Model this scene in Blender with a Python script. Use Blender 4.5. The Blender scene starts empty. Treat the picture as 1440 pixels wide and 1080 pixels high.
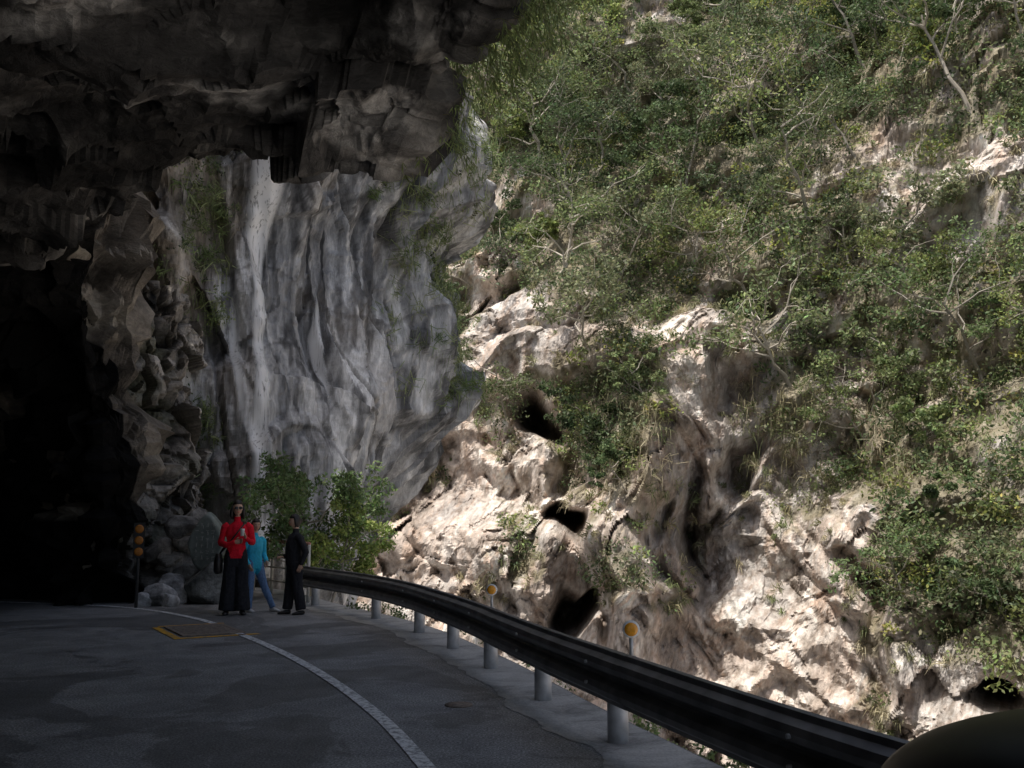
import bpy, math, random
import numpy as np
from mathutils import Vector, Matrix

random.seed(7)
scene = bpy.context.scene
R_ = math.radians

# ------------------------------------------------------------------ noise
def _hash(ix, iy, iz, seed):
    h = (ix.astype(np.uint32) * np.uint32(374761393)) ^ (iy.astype(np.uint32) * np.uint32(668265263)) ^ (iz.astype(np.uint32) * np.uint32(2147483647 - 1234567)) ^ np.uint32(seed * 974711 + 13)
    h = (h ^ (h >> np.uint32(13))) * np.uint32(1274126177)
    h = (h ^ (h >> np.uint32(15))) * np.uint32(2246822519)
    h = h ^ (h >> np.uint32(16))
    return h.astype(np.float64) / 4294967295.0
def vnoise(x, y, z, seed=0):
    x = np.asarray(x, float); y = np.asarray(y, float); z = np.asarray(z, float)
    x, y, z = np.broadcast_arrays(x, y, z)
    fx, fy, fz = np.floor(x), np.floor(y), np.floor(z)
    ix = fx.astype(np.int64); iy = fy.astype(np.int64); iz = fz.astype(np.int64)
    tx, ty, tz = x - fx, y - fy, z - fz
    q = lambda t: t * t * t * (t * (t * 6 - 15) + 10)
    tx, ty, tz = q(tx), q(ty), q(tz)
    r = 0
    for dx in (0, 1):
        wx = tx if dx else 1 - tx
        for dy in (0, 1):
            wy = ty if dy else 1 - ty
            for dz in (0, 1):
                wz = tz if dz else 1 - tz
                r = r + wx * wy * wz * _hash(ix + dx, iy + dy, iz + dz, seed)
    return r * 2 - 1
def fbm(x, y, z, oct=4, seed=0, gain=0.5):
    a, s, t = 1.0, 0, 0
    for i in range(oct):
        s = s + a * vnoise(x, y, z, seed + i * 7); t += a; a *= gain
        x, y, z = x * 2.03 + 5.1, y * 2.03 + 1.7, z * 2.03 + 9.2
    return s / t
def ridged(x, y, z, oct=4, seed=0, gain=0.5):
    a, s, t = 1.0, 0, 0
    for i in range(oct):
        s = s + a * (1 - np.abs(vnoise(x, y, z, seed + i * 7)) * 2); t += a; a *= gain
        x, y, z = x * 2.07 + 5.1, y * 2.07 + 1.7, z * 2.07 + 9.2
    return s / t
def facets(x, y, z, seed=0, tilt=1.0):
    """fractured blocks: every voronoi cell is a tilted plane; returns (height, edge closeness)"""
    x, y, z = np.broadcast_arrays(np.asarray(x, float), np.asarray(y, float), np.asarray(z, float))
    ix, iy, iz = [np.floor(a).astype(np.int64) for a in (x, y, z)]
    b1 = np.full(x.shape, 1e9); b2 = np.full(x.shape, 1e9); h = np.zeros(x.shape)
    for dx in (-1, 0, 1):
        for dy in (-1, 0, 1):
            for dz in (-1, 0, 1):
                cx, cy, cz = ix + dx, iy + dy, iz + dz
                r1, r2, r3 = _hash(cx, cy, cz, seed), _hash(cx, cy, cz, seed + 1), _hash(cx, cy, cz, seed + 2)
                ex, ey, ez = x - cx - r1, y - cy - r2, z - cz - r3
                d = ex * ex + ey * ey + ez * ez
                hh = (r2 - .5) * .8 + tilt * ((r3 - .5) * ex + (r1 - .5) * ey + ((r1 + r2 * 1.7) % 1 - .5) * ez) * 1.6
                n = d < b1; b2 = np.where(n, b1, np.minimum(b2, d)); h = np.where(n, hh, h); b1 = np.where(n, d, b1)
    return h, np.clip(1 - (np.sqrt(b2) - np.sqrt(b1)) / .10, 0, 1)
def sstep(a, b, x):
    t = np.clip((x - a) / (b - a), 0, 1); return t * t * (3 - 2 * t)
def cramp(f, stops):
    p = [s[0] for s in stops]; return np.stack([np.interp(f, p, [s[1][k] for s in stops]) for k in range(3)], -1)
def lerp(a, b, f): return a + (np.asarray(b) - a) * f[..., None]

# ------------------------------------------------------------------ mesh helpers
def mesh_quads(name, verts, quads, mats, matidx=None, cols=None, smooth=False):
    verts = np.asarray(verts, np.float32); quads = np.asarray(quads, np.int32)
    me = bpy.data.meshes.new(name); n, m = len(verts), len(quads)
    me.vertices.add(n); me.vertices.foreach_set("co", verts.ravel())
    me.loops.add(m * 4); me.loops.foreach_set("vertex_index", quads.ravel())
    me.polygons.add(m); me.polygons.foreach_set("loop_start", np.arange(0, m * 4, 4, dtype=np.int32))
    if matidx is not None: me.polygons.foreach_set("material_index", np.asarray(matidx, np.int32))
    me.update(calc_edges=True)
    if smooth: me.polygons.foreach_set("use_smooth", np.ones(len(me.polygons), dtype=bool))
    else: me.polygons.foreach_set("use_smooth", np.zeros(len(me.polygons), dtype=bool))
    if cols is not None:
        c = np.ones((n, 4), np.float32); c[:, :3] = cols
        at = me.color_attributes.new("Col", 'FLOAT_COLOR', 'POINT'); at.data.foreach_set("color", c.ravel())
    for mt in mats: me.materials.append(mt)
    ob = bpy.data.objects.new(name, me); scene.collection.objects.link(ob); return ob
def grid_quads(nr, nc, flip=False):
    i = np.arange(nr * nc).reshape(nr, nc)
    q = np.stack([i[:-1, :-1].ravel(), i[:-1, 1:].ravel(), i[1:, 1:].ravel(), i[1:, :-1].ravel()], 1)
    return q[:, ::-1] if flip else q
def grid_normals(P):
    n = np.cross(np.gradient(P, axis=1), np.gradient(P, axis=0)); return n / (np.linalg.norm(n, axis=2, keepdims=True) + 1e-9)

class MB:
    def __init__(s): s.v = []; s.f = []; s.m = []; s.sm = []
    def add(s, v, f, m=0, smooth=False):
        o = len(s.v); s.v += [tuple(p) for p in v]
        for q in f: s.f.append(tuple(i + o for i in q)); s.m.append(m); s.sm.append(smooth)
    def box(s, c, size, m=0, rot=None):
        x, y, z = size[0] / 2, size[1] / 2, size[2] / 2
        v = [Vector((sx * x, sy * y, sz * z)) for sz in (-1, 1) for sy in (-1, 1) for sx in (-1, 1)]
        if rot is not None: v = [rot @ p for p in v]
        s.add([p + Vector(c) for p in v], [(0, 2, 3, 1), (4, 5, 7, 6), (0, 1, 5, 4), (2, 6, 7, 3), (0, 4, 6, 2), (1, 3, 7, 5)], m)
    def tube(s, pts, rad, sides=10, m=0, ref=None, cap=True, smooth=True):
        pts = [Vector(p) for p in pts]; n = len(pts); rings = []
        for i, p in enumerate(pts):
            d = (pts[min(i + 1, n - 1)] - pts[max(i - 1, 0)]).normalized()
            r0 = Vector(ref) if ref is not None else (Vector((1, 0, 0)) if abs(d.x) < .8 else Vector((0, 1, 0)))
            a = (r0 - d * r0.dot(d)).normalized(); b = d.cross(a)
            r = rad[i] if isinstance(rad, (list, tuple)) else rad
            rx, ry = r if isinstance(r, (list, tuple)) else (r, r)
            rings.append([p + a * (rx * math.cos(t)) + b * (ry * math.sin(t)) for t in [2 * math.pi * k / sides for k in range(sides)]])
        v = [q for rg in rings for q in rg]; f = []
        for i in range(n - 1):
            for k in range(sides):
                k2 = (k + 1) % sides; f.append((i * sides + k, i * sides + k2, (i + 1) * sides + k2, (i + 1) * sides + k))
        if cap: f.append(tuple(reversed(range(sides)))); f.append(tuple((n - 1) * sides + k for k in range(sides)))
        s.add(v, f, m, smooth)
    def sphere(s, c, r, m=0, seg=16, ring=10, fn=None):
        v = []; c = Vector(c); r = Vector(r) if not isinstance(r, (int, float)) else Vector((r, r, r))
        for j in range(ring + 1):
            th = math.pi * j / ring
            for i in range(seg):
                ph = 2 * math.pi * i / seg
                d = Vector((math.sin(th) * math.cos(ph), math.sin(th) * math.sin(ph), math.cos(th)))
                if fn: d = fn(d)
                v.append(Vector((d.x * r.x, d.y * r.y, d.z * r.z)) + c)
        f = [(j * seg + i, (j + 1) * seg + i, (j + 1) * seg + (i + 1) % seg, j * seg + (i + 1) % seg) for j in range(ring) for i in range(seg)]
        s.add(v, f, m, True)
    def obj(s, name, mats, parent=None):
        me = bpy.data.meshes.new(name); me.from_pydata(s.v, [], s.f)
        for mt in mats: me.materials.append(mt)
        for i, p in enumerate(me.polygons): p.material_index = s.m[i]; p.use_smooth = s.sm[i]
        me.update(); ob = bpy.data.objects.new(name, me); scene.collection.objects.link(ob)
        if parent: ob.parent = parent
        return ob
def empty(name, loc=(0, 0, 0), rz=0):
    e = bpy.data.objects.new(name, None); e.location = loc; e.rotation_euler = (0, 0, rz); e.empty_display_size = .2
    scene.collection.objects.link(e); return e

# ------------------------------------------------------------------ materials
class NT:
    def __init__(s, name):
        s.mat = bpy.data.materials.new(name); s.mat.use_nodes = True
        s.t = s.mat.node_tree; s.t.nodes.clear(); s.out = s.n('ShaderNodeOutputMaterial')
    def n(s, typ, **kw):
        nd = s.t.nodes.new(typ)
        for k, v in kw.items(): setattr(nd, k, v)
        return nd
    def l(s, a, b): s.t.links.new(a, b)
    def coords(s, scale=(1, 1, 1), rot=(0, 0, 0)):
        tc = s.n('ShaderNodeTexCoord'); mp = s.n('ShaderNodeMapping')
        mp.inputs['Scale'].default_value = scale; mp.inputs['Rotation'].default_value = rot
        s.l(tc.outputs['Object'], mp.inputs['Vector']); return mp.outputs['Vector']
    def noise(s, vec, scale, detail=4, rough=.55, dist=0.0):
        nd = s.n('ShaderNodeTexNoise'); nd.inputs['Scale'].default_value = scale
        nd.inputs['Detail'].default_value = detail; nd.inputs['Roughness'].default_value = rough
        nd.inputs['Distortion'].default_value = dist
        s.l(vec, nd.inputs['Vector']); return nd.outputs['Fac']
    def ramp(s, fac, stops):
        nd = s.n('ShaderNodeValToRGB'); cr = nd.color_ramp
        while len(cr.elements) < len(stops): cr.elements.new(.5)
        for e, (p, c) in zip(cr.elements, stops):
            e.position = p; e.color = (c, c, c, 1) if isinstance(c, (int, float)) else (*c, 1)
        s.l(fac, nd.inputs['Fac']); return nd.outputs['Color']
    def mix(s, fac, a, b, mode='MIX'):
        nd = s.n('ShaderNodeMix', data_type='RGBA', blend_type=mode)
        for sock, v in ((nd.inputs[0], fac), (nd.inputs[6], a), (nd.inputs[7], b)):
            if hasattr(v, 'links'): s.l(v, sock)
            elif isinstance(v, (int, float)): sock.default_value = v if sock == nd.inputs[0] else (v, v, v, 1)
            else: sock.default_value = (*v, 1)
        return nd.outputs[2]
    def bump(s, h, strength, dist, prev=None):
        nd = s.n('ShaderNodeBump'); nd.inputs['Strength'].default_value = strength; nd.inputs['Distance'].default_value = dist
        s.l(h, nd.inputs['Height'])
        if prev is not None: s.l(prev, nd.inputs['Normal'])
        return nd.outputs['Normal']
    def princ(s, col, rough=.8, normal=None, metal=0, spec=.3):
        p = s.n('ShaderNodeBsdfPrincipled')
        if hasattr(col, 'links'): s.l(col, p.inputs['Base Color'])
        else: p.inputs['Base Color'].default_value = (*col, 1)
        if hasattr(rough, 'links'): s.l(rough, p.inputs['Roughness'])
        else: p.inputs['Roughness'].default_value = rough
        p.inputs['Metallic'].default_value = metal; p.inputs['Specular IOR Level'].default_value = spec
        if normal is not None: s.l(normal, p.inputs['Normal'])
        s.l(p.outputs[0], s.out.inputs[0]); return p
def simple_mat(name, col, rough=.6, metal=0, var=.25, vs=20, spec=.4, bump=0):
    m = NT(name); nz = m.noise(m.coords(), vs, 3)
    c = m.mix(m.ramp(nz, [(.3, 0.0), (.7, 1.0)]), tuple(x * (1 - var) for x in col), tuple(min(1, x * (1 + var)) for x in col))
    m.princ(c, rough, m.bump(nz, bump, .01) if bump else None, metal, spec); return m.mat
def rock_mat(name, fine=6, bump=.8, dist=.12, stretch=(1, 1, 1), spec=.15, lo=.6, hi=1.25):
    m = NT(name); at = m.n('ShaderNodeAttribute', attribute_name='Col')
    nz = m.noise(m.coords(stretch), fine, 5, .75, .4)
    c = m.mix(1.0, at.outputs['Color'], m.ramp(nz, [(.32, lo), (.66, hi)]), 'MULTIPLY')
    m.princ(c, .88, m.bump(nz, bump, dist), 0, spec); return m.mat
def leaf_mat(name, trans=.35):
    m = NT(name); at = m.n('ShaderNodeAttribute', attribute_name='Col')
    p = m.princ(at.outputs['Color'], .55, None, 0, .3)
    if trans:
        tr = m.n('ShaderNodeBsdfTranslucent'); m.l(at.outputs['Color'], tr.inputs['Color'])
        mx = m.n('ShaderNodeMixShader'); mx.inputs[0].default_value = trans
        m.l(p.outputs[0], mx.inputs[1]); m.l(tr.outputs[0], mx.inputs[2]); m.l(mx.outputs[0], m.out.inputs[0])
    return m.mat
M_far = rock_mat("marble", 4, .7, .12, (1.3, 1, .7), .12, .66, 1.2)
M_col = rock_mat("grey_marble", 6, .7, .06, (1.3, 1.3, .4), .15, .62, 1.25)
M_roof = rock_mat("overhang_stone", 5, .8, .08, (1, 1.4, 2), .15)
M_boulder = rock_mat("boulder_stone", 12, .8, .04)
M_leaf = leaf_mat("leaf", .42); M_grass = leaf_mat("dry_grass", .3)
M_bark = leaf_mat("bark", 0.0)

# ------------------------------------------------------------------ far cliff
th_tab = [-40, -12, -5, 0, 4, 6.6, 8.0, 11.2, 13.5, 17, 21, 27, 40, 60, 85]
D_low = [58, 46, 42.5, 40, 37.5, 34.3, 34.8, 38.0, 36.2, 35.5, 32.8, 31, 29, 31, 38]
D_hi = [58, 46, 42, 39, 37.5, 37, 36.6, 36.2, 35.8, 35, 33.4, 31, 29, 31, 38]
th = np.radians(np.concatenate([np.arange(-36, -9, .6), np.arange(-9, 31, .085), np.arange(31, 80, .8)]))
zz = np.concatenate([np.arange(-22, -9, .5), np.arange(-9, 13, .07), np.arange(13, 30, .16), np.arange(30, 48, 1.0)])
TH, ZZ = np.meshgrid(th, zz); deg = np.degrees(TH)
bl = sstep(3, 9, ZZ)
wth = deg + 1.3 * vnoise(0 * TH, ZZ * .35, 0 * TH, 3) + .5 * vnoise(0 * TH, ZZ * 1.1, 0 * TH, 5)
D0 = np.interp(wth, th_tab, D_low) * (1 - bl) + np.interp(deg, th_tab, D_hi) * bl
D0 = D0 + np.where(ZZ > 9, (ZZ - 9) * .52, 0) + np.clip(ZZ - 1, -20, 8) * .22 + np.where(ZZ > 31, (ZZ - 31) * 1.8, 0)
X0, Y0 = D0 * np.sin(TH), D0 * np.cos(TH)
wa = .8 * vnoise(X0 * .7, Y0 * .7, ZZ * .7, 11); wb = .5 * vnoise(X0 * .7, Y0 * .7, ZZ * .7, 12)
CV = np.zeros(TH.shape)
def cave(t, z, st, sz, amp, tilt=0):
    global CV
    a = (deg + wa - t) / st; b = (ZZ + wb - z - tilt * (deg - t)) / sz
    g = np.exp(-(a * a + b * b) ** 1.8)
    if amp > 3: CV = np.maximum(CV, g)
    return amp * g
big = fbm(X0 * .16, Y0 * .16, ZZ * .16, 3, 21)
ph = ZZ / 4.3 + 1.1 * fbm(X0 * .12, Y0 * .12, ZZ * .1, 3, 31) + .05 * deg
saw = ph - np.floor(ph); saw = np.where(saw < .75, saw / .75, (1 - saw) / .25)
ph2 = ZZ / 1.7 + 1.3 * fbm(X0 * .3, Y0 * .3, ZZ * .25, 3, 33) - .12 * deg
saw2 = ph2 - np.floor(ph2); saw2 = np.where(saw2 < .7, saw2 / .7, (1 - saw2) / .3)
D1 = D0 - 2.4 * big - .9 * (1 - saw) * (.4 + .7 * sstep(-.3, .4, fbm(X0 * .2, Y0 * .2, ZZ * .2, 2, 41)))
D1 = D1 - .35 * (1 - saw2) * sstep(-.2, .5, fbm(X0 * .35, Y0 * .35, ZZ * .35, 2, 43))
D1 = D1 - 1.0 * ridged(X0 * .35, Y0 * .35, ZZ * .30, 3, 51) - .22 * ridged(X0 * 1.1 + ZZ * .7, Y0 * 1.1, ZZ * .7, 4, 61) - .06 * ridged(X0 * 4 + ZZ * 2, Y0 * 4, ZZ * 3, 3, 71)
fl = vnoise(X0 * .9 + ZZ * .75, Y0 * .5, ZZ * .22, 81); fl3 = vnoise(X0 * 2.1 + ZZ * 1.2, Y0 * 1.0, ZZ * .4, 83)
D1 = D1 - (.8 * np.abs(fl) + .28 * np.abs(fl3)) * (1 - bl)
qx = .5 * fbm(X0 * .6, Y0 * .6, ZZ * .6, 3, 85)
U0, W0 = X0 * .85 + ZZ * .5, ZZ * .85 - X0 * .5
F1, E1 = facets(U0 * .42 + qx, Y0 * .42, W0 * .75 + qx, 900); F2, E2 = facets(U0 * 1.3 + qx, Y0 * 1.3, W0 * 1.9 + qx, 910)
fm = .30 + .70 * sstep(-.2, .4, vnoise(X0 * .25, Y0 * .25, ZZ * .25, 89)); fm = fm * (1 - .35 * (1 - bl))
D1 = D1 - fm * (.80 * F1 + .32 * F2)
crk = fm * np.maximum(E1 * .6, E2 * .45); D1 = D1 + .12 * crk
D1 = D1 + cave(1.7, 4.9, 1.15, .75, 5.0, -.25) + cave(3.1, 1.1, 1.05, .6, 5.0, -.5) + cave(3.8, -2.2, 1.1, 1.0, 5.5) + cave(10.2, 1.5, .8, 2.4, 2.0) + cave(25.5, -3.6, 1.6, .7, 3.4)
D1 = D1 + cave(13.3, 3.6, 1.2, .9, 2.8, .3) + cave(19.5, -1.0, 1.1, .9, 2.8, -.4) + cave(-1.5, 11.3, 2.8, .8, 2.5, .2) + cave(13.5, 9.2, 2.2, .8, 2.5, -.2)
ZD = ZZ - .5 * vnoise(X0 * .4, Y0 * .4, ZZ * .5, 91) * sstep(-20, -15, ZZ)
PF = np.stack([D1 * np.sin(TH), D1 * np.cos(TH), ZD], 2)
NF = grid_normals(PF)
if NF[200, 200, 1] > 0: NF = -NF
zline = np.interp(deg, [-12, -4, 3, 8, 14, 20, 30], [8.2, 8.2, 7.8, 6.8, 5.8, 4.0, 2.0])
vn = fbm(X0 * .26, Y0 * .26, ZZ * .26, 4, 101); vn2 = fbm(X0 * .6, Y0 * .6, ZZ * .6, 3, 111)
VM = .58 + np.clip((ZZ - zline) * .10, -.8, .75) + 1.9 * vn + 1.3 * vn2 + .4 * (NF[..., 2] - .3)
VM = VM - 1.7 * np.exp(-((deg - 22.5) / 4.2) ** 2 - ((ZZ - 12.6) / 1.6) ** 2) - 1.0 * np.exp(-((deg - 2) / 4) ** 2 - ((ZZ - 9) / 2.0) ** 2) - .5 * np.exp(-((deg - 6.5) / 2) ** 2 - ((ZZ - 8.0) / 1.5) ** 2)
VM = VM + .75 * np.exp(-((deg - 24) / 4) ** 2 - ((ZZ - .5) / 2.6) ** 2) + .6 * np.exp(-((deg - 7) / 1.6) ** 2 - ((ZZ - 4.6) / 2.0) ** 2) + .55 * np.exp(-((deg + 1) / 1.6) ** 2 - ((ZZ - 5.6) / 2.2) ** 2) + .6 * np.exp(-((deg - 15) / 2.0) ** 2 - ((ZZ + 1.5) / 1.2) ** 2)
VM = VM - .2 * sstep(2, -3, ZZ) - 2 * CV
def far_color():
    x, y, z = PF[..., 0], PF[..., 1], PF[..., 2]
    u = x * .8 + z * .6; w = z * .8 - x * .6
    q = 1.2 * fbm(x * .4, y * .4, z * .4, 3, 501)
    f = fbm(u * .35 + q, y * .35, w * .9 + q, 5, 511, .6)
    c = cramp(f, [(-.5, (.34, .295, .26)), (-.22, (.55, .475, .42)), (0, (.70, .64, .585)), (.18, (.77, .72, .665)), (.3, (.61, .475, .39)), (.45, (.72, .67, .61)), (.6, (.76, .73, .68))])
    g = sstep(.0, .5, fbm(x * .22, y * .22, z * .22, 3, 521)); c = lerp(c, c.mean(-1, keepdims=True) * np.array([.77, .755, .74]), g * .7)
    v = ridged(u * .9 + q * 1.5, y * .9, w * 2.2 + q * 2, 4, 531, .6); c = lerp(c, (.25, .185, .14), sstep(.5, .8, v) * .6)
    s = fbm(x * 1.9, y * 1.9, z * .25, 5, 541, .62); c = lerp(c, (.20, .16, .125), sstep(.10, .40, s) * .65); c = lerp(c, (.45, .31, .22), sstep(.08, .35, -s) * .4)
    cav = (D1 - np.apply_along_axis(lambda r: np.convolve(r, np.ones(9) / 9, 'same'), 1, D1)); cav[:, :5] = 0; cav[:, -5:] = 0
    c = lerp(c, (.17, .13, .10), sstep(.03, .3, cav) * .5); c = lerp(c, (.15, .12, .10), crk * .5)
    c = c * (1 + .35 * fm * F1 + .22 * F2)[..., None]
    dk = np.exp(-((deg - 9.8) / 1.7) ** 2) * sstep(7, 5, ZZ) * sstep(-.5, .1, vnoise(x, y, z * .4, 77)); c = lerp(c, (.14, .12, .105), dk * .7)
    so = sstep(.25, .9, VM + .6 * vnoise(x * 2, y * 2, z * 2, 121)); c = lerp(c, (.20, .18, .11), so * .75)
    c = c * (1 + .3 * fbm(x * 3, y * 3, z * 3, 3, 551))[..., None]; c = lerp(c, (.10, .08, .065), CV * .8)  # cave hollows painted darker to stand in for shade
    return np.clip(c, .03, .78)
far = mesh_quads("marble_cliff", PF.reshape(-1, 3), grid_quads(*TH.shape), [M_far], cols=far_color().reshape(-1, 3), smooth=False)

# ------------------------------------------------------------------ grey waterfall buttress
CC = np.array([-9.0, 28.0])
rz_t = [-21, -3, 0, 1.8, 2.8, 4.1, 5.9, 7.5, 8.6, 9.1, 9.8, 10.7, 12, 13, 14.5, 22]
rr_t = [3.6, 3.5, 3.8, 4.5, 5.3, 6.2, 6.5, 6.1, 5.8, 6.0, 6.9, 7.6, 7.4, 6.5, 6.0, 5.0]
def col_pos(phi, z, full=False):
    w = sstep(R_(38), R_(72), phi)
    notch = 1 - sstep(R_(13), R_(15), phi) * sstep(R_(23), R_(20), phi)  # gap in the added bulge, lets sun onto the waterfall
    fr = 6.9 + .35 * np.sin(z * .5 + 1) - .03 * z + 2.9 * sstep(10.8, 13.6, z) * notch  # unseen upper bulge added to shade the rock face below
    r = fr * (1 - w) + np.interp(z, rz_t, rr_t) * w
    r = r * np.sqrt(np.clip(1 - sstep(12.6 + 1.6 * (1 - w), 17.5, z) , .02, 1))
    r = r * (1 - .42 * sstep(R_(104), R_(135), phi))
    ax, ay = np.sin(phi), -np.cos(phi); x, y = ax * 7, ay * 7
    flute = ridged(x * .45 + .08 * z, y * .45, z * .07, 3, 201)
    fl2 = ridged(x * 1.5 + .15 * z, y * 1.5, z * .16, 3, 211)
    ph = z / 2.6 + 1.0 * fbm(x * .35, y * .35, z * .1, 2, 221); s = ph - np.floor(ph)
    s = np.where(s < .85, s / .85, (1 - s) / .15)
    blk = vnoise(x * .5, y * .5, z * .3, 251)
    Fq, Eq = facets(x * .8 + .1 * z, y * .8, z * .32 + .2 * vnoise(x, y, z * .5, 7), 930)
    crv = np.clip(1 - np.abs(vnoise(x * 1.1 + .2 * z, y * 1.1, z * .14, 255)) / .10, 0, 1)
    r = r + 1.0 * flute + .32 * fl2 + .38 * s * (blk > -.1) + .65 * blk + .38 * Fq - .28 * crv + .08 * ridged(x * 3, y * 3, z * 2, 3, 231) + .03 * fbm(x * 9, y * 9, z * 9, 2, 241)
    r = r - .7 * np.exp(-((phi - R_(20)) / R_(5)) ** 2) + .6 * vnoise(x * 1.1, y * 1.1, z * .9, 261) * sstep(R_(22), R_(10), phi)
    if full: return CC[0] + r * ax, CC[1] + r * ay, flute, np.maximum(crv, Eq * .6), s, Fq
    return CC[0] + r * ax, CC[1] + r * ay
phs = np.radians(np.concatenate([np.arange(-100, -20, 2), np.arange(-20, 125, .28), np.arange(125, 262, 2)]))
zc = np.concatenate([np.arange(-21.5, -1, .6), np.arange(-1, 13.5, .055), np.arange(13.5, 17.55, .2)])
PH, ZC = np.meshgrid(phs, zc)
cx, cy, f1, cv, s1, Fq = col_pos(PH, ZC, True)
PC = np.stack([cx, cy, ZC], 2); NC = grid_normals(PC)
if NC[200, 200, 1] > 0: NC = -NC
q = .6 * fbm(cx * .5, cy * .5, ZC * .2, 3, 600)
f = fbm(cx * 1.6 + q, cy * 1.6 + q, ZC * .16 + q, 5, 601, .62)
c = cramp(f, [(-.5, (.14, .143, .15)), (-.15, (.32, .325, .335)), (.08, (.50, .503, .51)), (.3, (.66, .66, .66)), (.6, (.72, .72, .72))])
c = lerp(c, (.07, .07, .072), sstep(.03, .30, fbm(cx * 2.6, cy * 2.6, ZC * .2, 4, 611, .6)) * .8)
c = lerp(c, (.76, .76, .76), sstep(.62, .88, ridged(cx * 1.3 + q, cy * 1.3, ZC * .12, 3, 621)) * .55)
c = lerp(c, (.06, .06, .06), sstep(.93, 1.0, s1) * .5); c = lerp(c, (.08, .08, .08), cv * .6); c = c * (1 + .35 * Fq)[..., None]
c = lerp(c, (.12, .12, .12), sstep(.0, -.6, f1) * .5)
brown = sstep(R_(24), R_(12), PH + R_(8) * vnoise(ZC * .5, PH * 5, 0 * PH, 5)) * .7
brown = np.maximum(brown, .25 * sstep(.1, .5, fbm(cx * .5, cy * .5, ZC * .5, 3, 271)))
c = lerp(c, (.36, .30, .23), brown); c = c * (1 + .35 * fbm(cx * 4, cy * 4, ZC * 2.5, 3, 631))[..., None]
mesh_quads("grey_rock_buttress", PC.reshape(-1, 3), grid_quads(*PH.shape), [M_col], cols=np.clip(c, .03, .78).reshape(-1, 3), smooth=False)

m = NT("falling_water")
nz = m.noise(m.coords((7, 7, .35)), 2.2, 6, .6, .2); a1 = m.ramp(nz, [(.28, 0.0), (.46, 1.0)])
at = m.n('ShaderNodeAttribute', attribute_name='Col'); mu = m.mix(1.0, a1, at.outputs['Color'], 'MULTIPLY')
p = m.princ((.95, .96, .97), .35, None, 0, .5)
tr = m.n('ShaderNodeBsdfTransparent'); mx = m.n('ShaderNodeMixShader')
m.l(mu, mx.inputs[0]); m.l(tr.outputs[0], mx.inputs[1]); m.l(p.outputs[0], mx.inputs[2]); m.l(mx.outputs[0], m.out.inputs[0]); M_water = m.mat
wv, wq, wc = [], [], []
def fall(ph_pts, z_pts, w_pts, a_pts, off=.10):
    z = np.arange(min(z_pts), max(z_pts), .07); zi = np.argsort(z_pts); zp = np.array(z_pts)[zi]
    pc = np.interp(z, zp, np.array(ph_pts)[zi]); wd = np.interp(z, zp, np.array(w_pts)[zi]); al = np.interp(z, zp, np.array(a_pts)[zi])
    k = np.linspace(-1, 1, 13); wig = .5 * vnoise(z * .9, 0 * z, 0 * z + pc[0], 5)
    PHI = R_(1) * (pc[:, None] + wig[:, None] * .6 + k[None] * wd[:, None] / 7 * 57.3 / 2)
    Z = np.repeat(z[:, None], 13, 1); x, y = col_pos(PHI, Z); dx, dy = np.sin(PHI), -np.cos(PHI)
    rr = np.hypot(x - CC[0], y - CC[1])
    for _ in range(8): rr[1:-1] = np.maximum(rr[1:-1], (rr[:-2] + rr[2:]) / 2); rr[:, 1:-1] = np.maximum(rr[:, 1:-1], (rr[:, :-2] + rr[:, 2:]) / 2)
    P = np.stack([CC[0] + dx * (rr + off), CC[1] + dy * (rr + off), Z], 2); A = al[:, None] * (1 - np.abs(k[None]) ** 2.5)
    o = sum(len(q) for q in wv); wv.append(P.reshape(-1, 3)); wq.append(grid_quads(*Z.shape) + o); wc.append(np.repeat(A.reshape(-1, 1), 3, 1))
fall([29.5, 29, 28, 28, 27, 27], [12.2, 8.6, 6.6, 5, 2.5, .2], [1.0, .8, .35, .3, .4, .6], [1, 1, .85, .7, .8, .8])
fall([24.5, 24.5, 25], [6.5, 5, 3], [.2, .26, .2], [.1, .6, .1])
fall([42, 41.5, 41], [7.0, 5.5, 3.8], [.10, .22, .12], [.1, .9, .1])
mesh_quads("waterfall", np.concatenate(wv), np.concatenate(wq), [M_water], cols=np.concatenate(wc), smooth=True)

# ------------------------------------------------------------------ rock overhang + tunnel (swept shell)
ST = [  # Lx,Ly, Ex,Ey,Ez, zN, H
    (-7.5, -16, 5.0, -14, 6.8, 7.0, 6.6), (-7.5, -6, 3.6, -5, 6.8, 7.0, 6.7), (-7.5, 0, 2.4, 1, 6.8, 7.0, 6.7), (-7.6, 5, 1.05, 6, 6.8, 6.9, 6.6),
    (-8.0, 8.4, -.15, 8.8, 6.7, 6.8, 6.5), (-8.5, 9.6, -.50, 9.5, 6.3, 6.4, 6.3), (-9, 10.6, -1.25, 10.5, 5.95, 6.1, 6.2), (-9.8, 12, -2.3, 12.0, 6.35, 6.35, 6.1), (-10.8, 13, -3.3, 13.4, 6.3, 6.3, 6.0),
    (-11.8, 13.6, -4.8, 14.6, 6.6, 6.6, 5.8), (-12.6, 13.9, -6.6, 15.5, 6.2, 6.2, 5.5), (-13.2, 14.1, -7.2, 16.0, 4.9, 5.3, 5.3), (-13.7, 14.2, -6.85, 16.6, 2.8, 4.7, 5.1), (-14.2, 14.3, -6.65, 17.0, -.6, 4.5, 5.1),
    (-17, 14.4, -9.5, 18.6, -.6, 4.4, 5.0), (-22, 14.6, -15, 19.8, -.6, 4.3, 4.9), (-34, 15, -30, 20.5, -.6, 4.3, 4.8)]
ST = np.array(ST, float); key = np.arange(len(ST)); tt = np.interp(np.linspace(0, 1, 420), [0, .10, .86, 1], [0, 2, 13.4, len(ST) - 1])
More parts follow.
